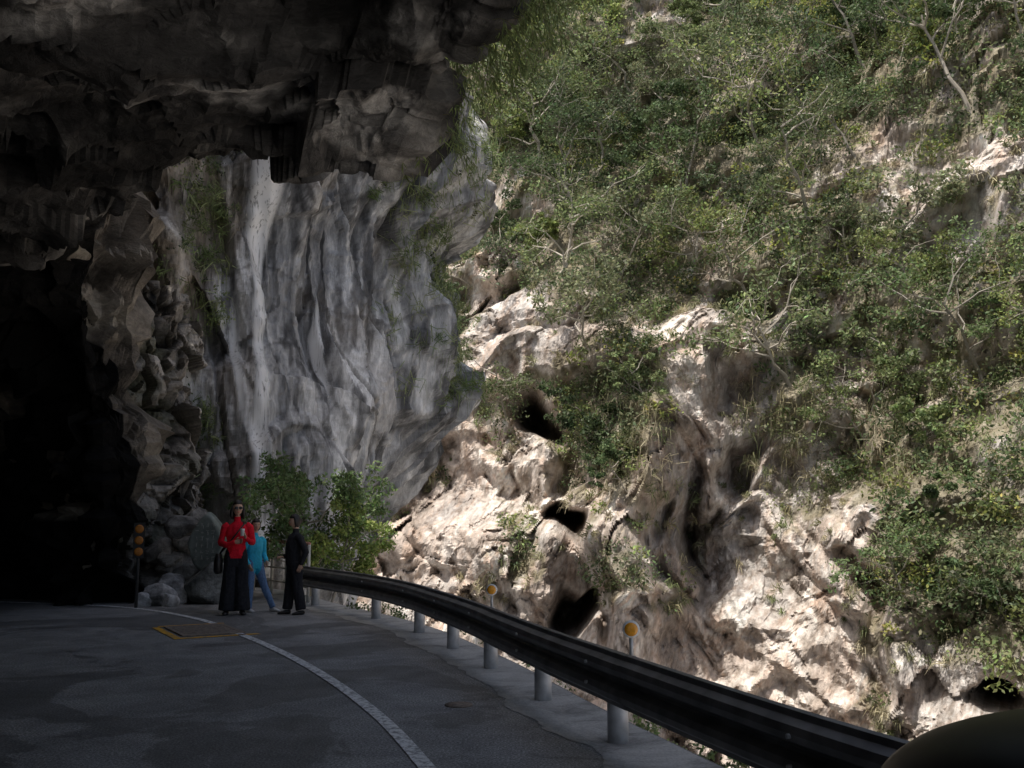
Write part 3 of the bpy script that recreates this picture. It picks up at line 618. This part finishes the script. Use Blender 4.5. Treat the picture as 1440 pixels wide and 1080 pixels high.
P_, N_, V_ = sample_far(5200, lambda v: np.exp(-((v - .4) / .34) ** 2) * .75)
for p, nn, vv in zip(P_, N_, V_): tuft(vg, p, nn, rng.uniform(.2, .6), 20, STRAW[rng.integers(0, 5)])
for _ in range(130):
    t_ = rng.choice([6.8, 8, 16.5, 21, 14]) + rng.normal(0, .8); z_ = rng.uniform(2, 6.5)
    a = min(np.searchsorted(np.degrees(th), t_), nc_ - 2); b = np.searchsorted(zz, z_)
    tuft(vg, PF[b, a] + NF[b, a] * .1, NF[b, a] * .4, rng.uniform(.5, 1.1), 18, STRAW[rng.integers(0, 5)], 2.2, .012)
vg.obj("dry_grass", [M_grass])
P_, N_, V_ = sample_far(1400, lambda v: sstep(.5, 1.2, v) * .5, -8, 31, -4, 28); order = rng.permutation(len(P_)); chosen = []
for i in order:
    if all(np.linalg.norm(P_[i] - q) > 1.9 for q in chosen): chosen.append(P_[i])
    else: continue
    nn = N_[i]; lean = np.array([nn[0], nn[1], 0]); lean /= np.linalg.norm(lean) + 1e-6; H = rng.uniform(2.0, 5.2) * (1 if P_[i][2] > 4 else .6); k = rng.uniform()
    col = YEL[rng.integers(0, 3)] if k > .95 else GREENS[rng.integers(0, len(GREENS))]
    make_tree("cliff_tree", P_[i] - nn * .3, H, H * rng.uniform(.42, .58), lean * rng.uniform(.5, 1.1), col * rng.uniform(.75, 1.2), rng, int(rng.uniform(1300, 2500)), rng.uniform(.11, .18), bare=rng.choice([0, .15, .4, .8], p=[.5, .3, .12, .08]))
    if len(chosen) > 118: break
print("trees", len(chosen), "shrubverts", ns)
vg = Veg(); vgg = Veg()
def cover(ph0, ph1, z0, z1, n, kind, r=(.15, .4), L=(.3, .7)):
    for _ in range(n):
        a = np.searchsorted(phs, R_(rng.normal((ph0 + ph1) / 2, (ph1 - ph0) / 3))); b = np.searchsorted(zc, rng.uniform(z0, z1)); p, nn = PC[b, a], NC[b, a]
        if kind != 'g':
            rr = rng.uniform(*r); clump(vg, p + nn * rr * .5, rr, int(40 + 700 * rr * rr), rng.uniform(.06, .1), GREENS[rng.integers(0, 7)] * rng.uniform(.7, 1.2), rng, .9)
        if kind != 's':
            for _k in range(2): tuft(vgg, p + rng.normal(0, .15, 3), nn, rng.uniform(*L), 24, STRAW[rng.integers(0, 5)] * [.8, 1.0, .75], 1.8, .010)
cover(62, 80, 8.2, 12.5, 42, 'b', (.12, .3), (.4, 1.1)); cover(74, 92, 4.5, 8.5, 44, 'b', (.12, .3), (.4, 1.1)); cover(14, 22, 6.5, 11.0, 60, 'b'); cover(10, 20, 1.5, 7, 36, 'b'); cover(20, 45, .2, 1.0, 16, 's')
cover(50, 56, 9.5, 11, 12, 'b'); cover(66, 78, 5.5, 9, 16, 'g', (.1, .2), (.4, 1.0)); cover(60, 100, 12.3, 13.2, 60, 'b')
vg.obj("buttress_shrubs", [M_leaf]); vgg.obj("buttress_grass", [M_grass])
vg = Veg()
for _ in range(230):
    yy = rng.choice([rng.uniform(8.0, 9.4), rng.uniform(9.4, 10.6)], p=[.7, .3]); i = int(np.argmin(np.abs(S[:280, 3] - yy)))
    p = np.array([S[i, 2], S[i, 3], S[i, 4]]) + np.array([rng.uniform(.0, .40), rng.uniform(-.1, .4), rng.uniform(-.7, .6)])
    L = rng.uniform(.3, .8); dx_ = np.array([rng.uniform(.0, .7), rng.uniform(-.3, .5), .15]); t_ = np.linspace(0, 1, 6)[:, None]
    V, Q = tube_geo(p + dx_ * L * t_ - np.array([0, 0, 1]) * L * .9 * t_ ** 2, np.linspace(.004, .002, 6), 3); vg.add(V, Q, np.tile([.2, .2, .09], (len(V), 1)), 0)
    for q in range(16):
        k = rng.uniform(.2, 1); c_ = p + dx_ * L * k - np.array([0, 0, 1]) * L * .9 * k * k
        dd_ = rand_unit(1, rng) * .6 + [[.2, 0, -.8]]; dd_ /= np.linalg.norm(dd_)
        V, Q, C = leaf_geo(c_[None] + dd_ * .07, dd_, rand_unit(1, rng), [rng.uniform(.09, .18)], [.016], np.array([[.22, .28, .11]]) * rng.uniform(.5, 1.5)); vg.add(V, Q, C, 0)
vg.obj("hanging_bamboo_grass", [M_leaf])
make_tree("roadside_tree", (-3.75, 18.8, -.4), 2.75, 1.2, (.05, 0, 0), np.array([.15, .22, .09]), rng, 9500, .09, .045, 0, nlimb=10, crown_flat=.8)
make_tree("roadside_tree", (-3.15, 18.6, -.8), 3.0, .75, (.12, 0, 0), np.array([.30, .38, .12]), rng, 4600, .085, .035, 0, nlimb=8, crown_flat=.8)
for (x_, y_, z_, h_, c_) in [(-1.1, 14.2, -1.2, 1.2, .9), (-.1, 12.6, -1.9, 1.5, 1.0), (.9, 9.6, -1.5, 1.1, 1.1), (1.6, 8.2, -1.4, 1.0, .8), (-2.3, 16.4, -.9, 1.2, 1.0), (-.5, 11.6, -1.0, .9, 1.0)]:
    make_tree("roadside_shrub", (x_, y_, z_), h_, h_ * .45, (.2, .1, 0), np.array([.15, .20, .09]) * c_, rng, 700, .06, .012, .1)

# ------------------------------------------------------------------ people
M_skin = simple_mat("skin", (.60, .38, .27), .55, 0, .06, 20); M_hair = simple_mat("dark_hair", (.025, .020, .018), .45, 0, .4, 60)
M_red = simple_mat("red_knit", (.80, .015, .035), .8, 0, .15, 40, .2, .3); M_blk = simple_mat("black_cloth", (.026, .026, .03), .85, 0, .3, 25, .2, .3)
M_cyan = simple_mat("cyan_jacket", (.04, .50, .72), .7, 0, .15, 25, .3, .2); M_jean = simple_mat("denim", (.15, .25, .44), .85, 0, .3, 50, .2, .2)
M_shoe = simple_mat("shoe_leather", (.025, .022, .02), .4, 0, .2, 20); M_shoew = simple_mat("light_shoe", (.6, .6, .6), .6, 0, .1, 20)
M_dark = simple_mat("sunglass_lens", (.01, .01, .012), .12, 0, .1, 20, .6); M_lip = simple_mat("lips", (.45, .10, .09), .5); M_eye = simple_mat("eye_white", (.6, .6, .58), .3)
def hand_geo(mb, wrist, d, pn, size=1.0, curl=.5, m=0, thumb_side=1):
    d = Vector(d).normalized(); pn = Vector(pn); pn = (pn - d * pn.dot(d)).normalized(); s = d.cross(pn); w = Vector(wrist)
    mb.tube([w - d * .02, w + d * .015, w + d * .05, w + d * .085], [(.026 * size, .020 * size), (.032 * size, .018 * size), (.040 * size, .016 * size), (.038 * size, .013 * size)], 10, m, ref=s)
    for off, ln in ((-.029, .062), (-.010, .074), (.010, .070), (.028, .055)):
        b = w + d * .08 + s * off * size * thumb_side; pts = [b - d * .01]; a = 0; cur = b
        for j in range(3):
            a += curl * (.5 + .25 * j); dr = d * math.cos(a) + pn * math.sin(a); cur = cur + dr * ln / 3 * size * (1.2 - .2 * j); pts.append(cur)
        mb.tube(pts, [.0095 * size, .009 * size, .008 * size, .006 * size], 7, m)
    b = w + d * .025 - s * .03 * size * thumb_side
    p2 = b + (d * .6 - s * .8 * thumb_side + pn * .3).normalized() * .03 * size; p3 = p2 + (d * .9 - s * .25 * thumb_side + pn * .4).normalized() * .028 * size
    mb.tube([b, p2, p3], [.012 * size, .010 * size, .007 * size], 7, m)
def head_geo(parent, c, yaw, tilt, hair, glasses=False):
    e = Matrix.Translation(Vector(c)) @ Matrix.Rotation(yaw, 4, 'Z') @ Matrix.Rotation(tilt, 4, 'X'); mb = MB()
    def fn(d):
        x, y, z = d; x *= 1 - .30 * max(0, -z) ** 1.3
        if z < 0: y *= (1 - .12 * -z) if y < 0 else (1 - .45 * -z)
        f = max(0, -y); y -= .20 * math.exp(-(x / .16) ** 2 - ((z + .12) / .2) ** 2) * f
        y += .07 * math.exp(-((abs(x) - .38) / .2) ** 2 - ((z - .05) / .13) ** 2) * f
        y -= .06 * math.exp(-(x / .3) ** 2 - ((z + .48) / .1) ** 2) * f; y -= .10 * math.exp(-(x / .3) ** 2 - ((z + .88) / .15) ** 2)
        return Vector((x, y, z))
    mb.sphere((0, 0, 0), (.074, .092, .112), 0, 36, 28, fn)
    for sx in (-1, 1):
        mb.sphere((sx * .074, .008, -.006), (.010, .018, .030), 0, 10, 8); mb.sphere((sx * .029, -.078, .004), (.014, .010, .008), 2, 10, 8)
        mb.sphere((sx * .029, -.0865, .004), (.006, .004, .006), 1, 8, 6); mb.box((sx * .029, -.088, .026), (.032, .008, .005), 1)
    mb.sphere((0, -.089, -.052), (.022, .010, .007), 3, 12, 6)
    if glasses:
        for sx in (-1, 1): mb.sphere((sx * .031, -.094, .004), (.029, .008, .022), 4, 14, 10); mb.tube([(sx * .058, -.088, .008), (sx * .078, .01, .008)], .003, 6, 4)
        mb.tube([(-.01, -.100, .008), (.01, -.100, .008)], .003, 6, 4)
    def hf(d):
        k = 1.14 + .05 * float(vnoise(d.x * 6, d.y * 6, d.z * 1.5, 7)); q = Vector(d) * k
        if d.y < -.25 and d.z < .50: q *= .72
        return q
    mb.sphere((0, .008, .010), (.078, .094, .112), 1, 30, 22, hf)
    if hair == 'shoulder':
        for a in np.linspace(-.25, math.pi + .25, 15):
            x_, y_ = math.cos(a) * .078, math.sin(a) * .078 + .012
            mb.tube([(x_ * .95, y_, .05), (x_ * 1.14, y_ * 1.1, -.03), (x_ * 1.22, y_ * 1.2, -.10), (x_ * 1.1, y_ * 1.15, -.15 + .01 * math.sin(a * 5))], [.018, .024, .024, .008], 8, 1)
    elif hair == 'bob':
        for a in np.linspace(0.1, math.pi - .1, 13):
            x_, y_ = math.cos(a) * .076, math.sin(a) * .08 + .012
            mb.tube([(x_ * .95, y_, .04), (x_ * 1.08, y_ * 1.1, -.03), (x_ * .95, y_ * 1.0, -.085)], [.018, .022, .010], 8, 1)
    else: mb.sphere((0, .10, .0), (.035, .04, .045), 1, 14, 10)
    mb.v = [tuple(e @ Vector(v)) for v in mb.v]; return mb.obj("head", [M_skin, M_hair, M_eye, M_lip, M_dark], parent)
def make_body(parent, parts, mats, voxel=.011):
    mb = MB()
    for pts, rad, mi in parts: mb.tube(pts, rad, 16, 0, ref=(1, 0, 0) if abs((Vector(pts[-1]) - Vector(pts[0])).normalized().x) < .8 else (0, 0, 1))
    tmp = mb.obj("tmp_body", []); md_ = tmp.modifiers.new("r", 'REMESH'); md_.mode = 'VOXEL'; md_.voxel_size = voxel
    sm_ = tmp.modifiers.new("s", 'SMOOTH'); sm_.iterations = 4; sm_.factor = .6
    dg = bpy.context.evaluated_depsgraph_get(); me = bpy.data.meshes.new_from_object(tmp.evaluated_get(dg)); bpy.data.objects.remove(tmp)
    nv = len(me.vertices); co = np.zeros(nv * 3, np.float32); me.vertices.foreach_get("co", co); co = co.reshape(-1, 3)
    nr = np.zeros(nv * 3, np.float32); me.vertices.foreach_get("normal", nr); nr = nr.reshape(-1, 3)
    fold = .010 * ridged(co[:, 0] * 11, co[:, 1] * 11, co[:, 2] * 4, 2, 5); me.vertices.foreach_set("co", (co + nr * fold[:, None]).astype(np.float32).ravel())
    nf = len(me.polygons); fc = np.zeros(nf * 3, np.float32); me.polygons.foreach_get("center", fc); fc = fc.reshape(-1, 3); best = np.full(nf, 1e9); idx = np.zeros(nf, int)
    for pts, rad, mi in parts:
        for i in range(len(pts) - 1):
            a, b = np.array(pts[i]), np.array(pts[i + 1]); ab = b - a; t = np.clip(((fc - a) @ ab) / (ab @ ab), 0, 1)
            ra = np.mean(rad[i]); rb = np.mean(rad[i + 1]); dist = np.linalg.norm(fc - (a + t[:, None] * ab), axis=1) - (ra + (rb - ra) * t)
            w = dist < best; best[w] = dist[w]; idx[w] = mi
    for mt in mats: me.materials.append(mt)
    me.polygons.foreach_set("material_index", idx.astype(np.int32)); me.polygons.foreach_set("use_smooth", np.ones(nf, bool)); me.update()
    ob = bpy.data.objects.new("body", me); scene.collection.objects.link(ob); ob.parent = parent; return ob
def shoe(mb, a, yaw, m=0):
    M = Matrix.Translation(Vector(a)) @ Matrix.Rotation(yaw, 4, 'Z'); t = MB()
    t.tube([(0, .06, .035), (0, .03, .04), (0, -.04, .04), (0, -.11, .028), (0, -.165, .018)], [(.028, .03), (.036, .038), (.042, .034), (.044, .024), (.022, .013)], 12, m, ref=(1, 0, 0))
    mb.add([M @ Vector(v) for v in t.v], t.f, m, True)
w = empty("woman_in_red", (-4.14, 15.15, 0), R_(14)); w.scale = (.98,) * 3
parts = [
    ([(0, 0, .80), (0, 0, .93), (0, 0, 1.06), (0, -.005, 1.2), (0, 0, 1.32), (0, .01, 1.395)], [(.15, .10), (.165, .115), (.125, .095), (.155, .105), (.155, .09), (.075, .06)], 0),
    ([(0, .01, 1.37), (0, .005, 1.47)], [(.052, .052), (.046, .046)], 0), ([(0, .005, 1.45), (0, .0, 1.52)], [(.044, .044), (.04, .04)], 2),
    ([(-.13, .005, 1.355), (-.185, .01, 1.32), (-.235, .03, 1.08)], [(.05, .05), (.056, .056), (.045, .045)], 0), ([(-.235, .03, 1.08), (-.13, -.14, 1.05), (-.02, -.2, 1.10)], [(.046, .046), (.038, .038), (.03, .03)], 0),
    ([(.13, .005, 1.355), (.185, .01, 1.32), (.24, .02, 1.08)], [(.05, .05), (.056, .056), (.045, .045)], 0), ([(.24, .02, 1.08), (.2, -.12, 1.10), (.13, -.22, 1.17)], [(.046, .046), (.038, .038), (.03, .03)], 0),
    ([(-.075, 0, .90), (-.09, 0, .5), (-.115, .01, .07)], [(.10, .11), (.10, .10), (.12, .115)], 1), ([(.075, 0, .90), (.09, 0, .5), (.115, -.01, .07)], [(.10, .11), (.10, .10), (.12, .115)], 1),
    ([(0, 0, .9), (0, 0, .72)], [(.16, .11), (.14, .10)], 1)]
make_body(w, parts, [M_red, M_blk, M_skin]); head_geo(w, (0, -.015, 1.60), R_(8), R_(-3), 'shoulder', True)
mb = MB(); hand_geo(mb, (-.02, -.2, 1.10), (.85, -.3, .1), (0, -1, .3), 1, .6); hand_geo(mb, (.13, -.22, 1.17), (-.3, -.3, .8), (-.7, -.4, 0), 1, .9, thumb_side=-1); mb.obj("hands", [M_skin], w)
mb = MB(); mb.tube([(.085, -.29, 1.19), (.085, -.29, 1.28), (.085, -.29, 1.30)], [.025, .032, .033], 14); mb.obj("paper_cup", [M_whitep], w)
mb = MB(); shoe(mb, (-.115, .01, 0), R_(-10)); shoe(mb, (.115, -.01, 0), R_(12)); mb.obj("shoes", [M_shoe], w)
mb = MB(); mb.tube([(.10, -.11, 1.36), (-.02, -.135, 1.2), (-.17, -.10, 1.0), (-.24, .02, .92)], .012, 8, ref=(0, 1, 0)); mb.tube([(.10, .02, 1.405), (.10, -.06, 1.40), (.10, -.11, 1.36)], .012, 8)
mb.tube([(.10, .02, 1.405), (-.05, .12, 1.25), (-.24, .06, .92)], .012, 8)
mb.tube([(-.255, .03, .92), (-.26, .03, .82), (-.26, .03, .66), (-.255, .03, .62)], [(.05, .11), (.065, .15), (.07, .16), (.05, .13)], 14, ref=(1, 0, 0)); mb.obj("shoulder_bag", [M_shoe], w)
w = empty("person_in_blue_jacket", (-3.98, 15.6, 0), R_(52)); w.scale = (.82,) * 3
parts = [
    ([(0, 0, .80), (0, 0, .93), (0, 0, 1.06), (0, -.005, 1.2), (0, 0, 1.32), (0, .01, 1.395)], [(.155, .11), (.165, .12), (.145, .11), (.165, .115), (.16, .10), (.075, .065)], 0),
    ([(0, .01, 1.37), (0, .005, 1.44)], [(.058, .058), (.054, .054)], 0), ([(0, .005, 1.42), (0, .0, 1.52)], [(.044, .044), (.04, .04)], 2),
    ([(-.13, .005, 1.35), (-.19, .01, 1.31), (-.25, .03, 1.07), (-.21, -.12, .88)], [(.055, .055), (.062, .062), (.052, .052), (.038, .038)], 0),
    ([(.13, .005, 1.35), (.19, .01, 1.31), (.25, .05, 1.08), (.20, -.10, .93)], [(.055, .055), (.062, .062), (.052, .052), (.038, .038)], 0),
    ([(-.08, 0, .90), (-.10, -.02, .48), (-.10, .0, .07)], [(.095, .105), (.068, .07), (.055, .058)], 1), ([(.08, 0, .90), (.15, -.11, .48), (.26, -.26, .08)], [(.095, .105), (.068, .07), (.055, .058)], 1),
    ([(0, 0, .9), (0, 0, .80)], [(.15, .11), (.13, .10)], 1)]
make_body(w, parts, [M_cyan, M_jean, M_skin]); head_geo(w, (0, -.015, 1.60), R_(-20), R_(6), 'bob')
mb = MB(); hand_geo(mb, (-.21, -.12, .88), (.1, -.5, -.8), (1, 0, 0), 1, .5); hand_geo(mb, (.20, -.10, .93), (-.2, -.6, -.7), (-1, 0, 0), 1, .5, thumb_side=-1); mb.obj("hands", [M_skin], w)
mb = MB(); shoe(mb, (-.10, 0, 0), 0); shoe(mb, (.26, -.26, 0), R_(15)); mb.obj("shoes", [M_shoew], w)
w = empty("woman_in_black", (-3.27, 15.2, 0), R_(-62)); w.scale = (.86,) * 3
parts = [
    ([(0, 0, .80), (0, 0, .93), (0, -.01, 1.06), (0, -.01, 1.2), (0, 0, 1.32), (0, .01, 1.395)], [(.17, .13), (.18, .155), (.165, .15), (.175, .145), (.165, .12), (.075, .065)], 0),
    ([(0, .01, 1.37), (0, .005, 1.45)], [(.058, .058), (.052, .052)], 0), ([(0, .005, 1.43), (0, .0, 1.52)], [(.046, .046), (.042, .042)], 2),
    ([(-.13, .005, 1.35), (-.20, .01, 1.31), (-.26, .08, 1.06), (-.20, -.15, .98)], [(.055, .055), (.064, .064), (.054, .054), (.036, .036)], 0),
    ([(.13, .005, 1.35), (.20, .03, 1.31), (.27, .12, 1.07), (.25, .04, .86)], [(.055, .055), (.064, .064), (.054, .054), (.036, .036)], 0),
    ([(-.085, 0, .90), (-.095, -.03, .5), (-.10, -.08, .09)], [(.11, .12), (.085, .095), (.075, .085)], 1), ([(.085, 0, .90), (.10, .03, .5), (.12, .10, .09)], [(.11, .12), (.085, .095), (.075, .085)], 1),
    ([(0, 0, .9), (0, 0, .76)], [(.17, .145), (.15, .13)], 1)]
make_body(w, parts, [M_blk, M_blk, M_skin]); head_geo(w, (0, -.02, 1.60), R_(-6), R_(8), 'bun')
mb = MB(); hand_geo(mb, (-.20, -.15, .98), (.5, -.8, .1), (0, 0, -1), 1, .6); hand_geo(mb, (.25, .04, .86), (-.05, -.3, -.9), (-1, 0, 0), 1, .5, thumb_side=-1); mb.obj("hands", [M_skin], w)
mb = MB(); shoe(mb, (-.10, -.08, 0), R_(-6)); shoe(mb, (.12, .10, 0), R_(8)); mb.obj("shoes", [M_shoe], w)

# ------------------------------------------------------------------ parked car (only a front corner is seen)
M_paint = simple_mat("black_car_paint", (.006, .006, .007), .4, 0, .1, 5, .10); M_glass = simple_mat("tinted_glass", (.02, .022, .025), .06, 0, .05, 5, .7)
M_tyre = simple_mat("tyre_rubber", (.02, .02, .02), .8); M_lamp = simple_mat("headlamp_glass", (.5, .5, .5), .1, .3, .1, 5)
car = empty("parked_car", (2.17, .92, 0), R_(22)); car.scale = (1, 1, 1.15)
prof_ = [(-2.15, .35, .80, .60), (-2.08, .28, .95, .76), (-1.6, .24, 1.0, .84), (-.8, .22, .99, .86), (.2, .22, .97, .86), (.9, .22, .98, .86), (1.35, .23, .97, .84), (1.75, .25, .93, .78), (1.98, .30, .84, .66), (2.08, .36, .70, .50)]
mb = MB(); vs = []; f = []; NS = 28
for (yy, zb, zt, hw) in prof_:
    for k in range(NS):
        a = 2 * math.pi * k / NS; ca, sa = math.cos(a), math.sin(a)
        vs.append((hw * math.copysign(abs(ca) ** .42, ca), yy, (zb + zt) / 2 + (zt - zb) / 2 * math.copysign(abs(sa) ** .57, sa)))
n_ = len(prof_)
for i in range(n_ - 1):
    for k in range(NS): k2 = (k + 1) % NS; f.append((i * NS + k, i * NS + k2, (i + 1) * NS + k2, (i + 1) * NS + k))
f.append(tuple(range(NS))); f.append(tuple(reversed([(n_ - 1) * NS + k for k in range(NS)])))
mb.add(vs, f, 0, True); o = mb.obj("body", [M_paint], car); md_ = o.modifiers.new("s", 'SUBSURF'); md_.levels = 1; md_.render_levels = 2
mb = MB(); cab = [(-1.75, .96, .70, .74), (-1.1, 1.38, .56, .74), (-.2, 1.43, .58, .75), (.35, 1.38, .56, .75), (1.0, .97, .68, .74)]; vs = []; f = []
for yy, zt, hwt, hwb in cab: vs += [(-hwb, yy, .93), (-hwt, yy, zt), (0, yy, zt + .02), (hwt, yy, zt), (hwb, yy, .93)]
for i in range(len(cab) - 1):
    for k in range(4): f.append((i * 5 + k, i * 5 + k + 1, (i + 1) * 5 + k + 1, (i + 1) * 5 + k))
mm = [1, 1, 1, 1, 1, 0, 0, 1, 1, 0, 0, 1, 1, 1, 1, 1]; mb.v = vs
for i_, q in enumerate(f): mb.f.append(q); mb.m.append(mm[i_]); mb.sm.append(False)
mb.obj("cabin", [M_paint, M_glass], car); mb = MB()
for sx in (-1, 1):
    for yy in (-1.3, 1.3):
        mb.tube([(sx * .66, yy, .31), (sx * .70, yy, .31), (sx * .86, yy, .31), (sx * .88, yy, .31)], [.27, .31, .31, .27], 28, 0); mb.tube([(sx * .875, yy, .31), (sx * .89, yy, .31)], .19, 20, 1)
mb.obj("wheels", [M_tyre, M_steel], car); mb = MB()
for sx in (-1, 1): mb.sphere((sx * .55, 1.96, .66), (.17, .08, .07), 0, 16, 10); mb.sphere((sx * .86, .75, 1.0), (.09, .06, .07), 1, 14, 10)
mb.obj("headlamps_and_mirrors", [M_lamp, M_paint], car)

# ------------------------------------------------------------------ light, sky, camera
sd = Vector((-.36, -.30, 1.0)).normalized(); el = math.asin(sd.z); az = math.atan2(sd.x, sd.y)
wd = bpy.data.worlds.new("World"); scene.world = wd; wd.use_nodes = True
nt = wd.node_tree; nt.nodes.clear()
o_ = nt.nodes.new('ShaderNodeOutputWorld'); bg = nt.nodes.new('ShaderNodeBackground'); sk = nt.nodes.new('ShaderNodeTexSky')
sk.sky_type = 'NISHITA'; sk.sun_disc = False; sk.sun_elevation = el; sk.sun_rotation = az; sk.air_density = 1; sk.dust_density = 5; sk.ozone_density = .5
bg.inputs['Strength'].default_value = .15
nt.links.new(sk.outputs[0], bg.inputs[0]); nt.links.new(bg.outputs[0], o_.inputs[0])
sl = bpy.data.lights.new("sun", 'SUN'); sl.energy = 5; sl.angle = R_(.5); sl.color = (1, .94, .86)
so = bpy.data.objects.new("sun", sl); scene.collection.objects.link(so); so.rotation_euler = (-sd).to_track_quat('-Z', 'Y').to_euler()
cam = bpy.data.cameras.new("camera"); cam.lens = 35; cam.sensor_width = 36; cam.clip_end = 3000; cam.clip_start = .05
co = bpy.data.objects.new("camera", cam); scene.collection.objects.link(co); co.location = (0, 0, 1.5); co.rotation_euler = (R_(97.4), 0, 0)
scene.camera = co
scene.view_settings.view_transform = 'Standard'; scene.view_settings.look = 'None'; scene.view_settings.exposure = 0
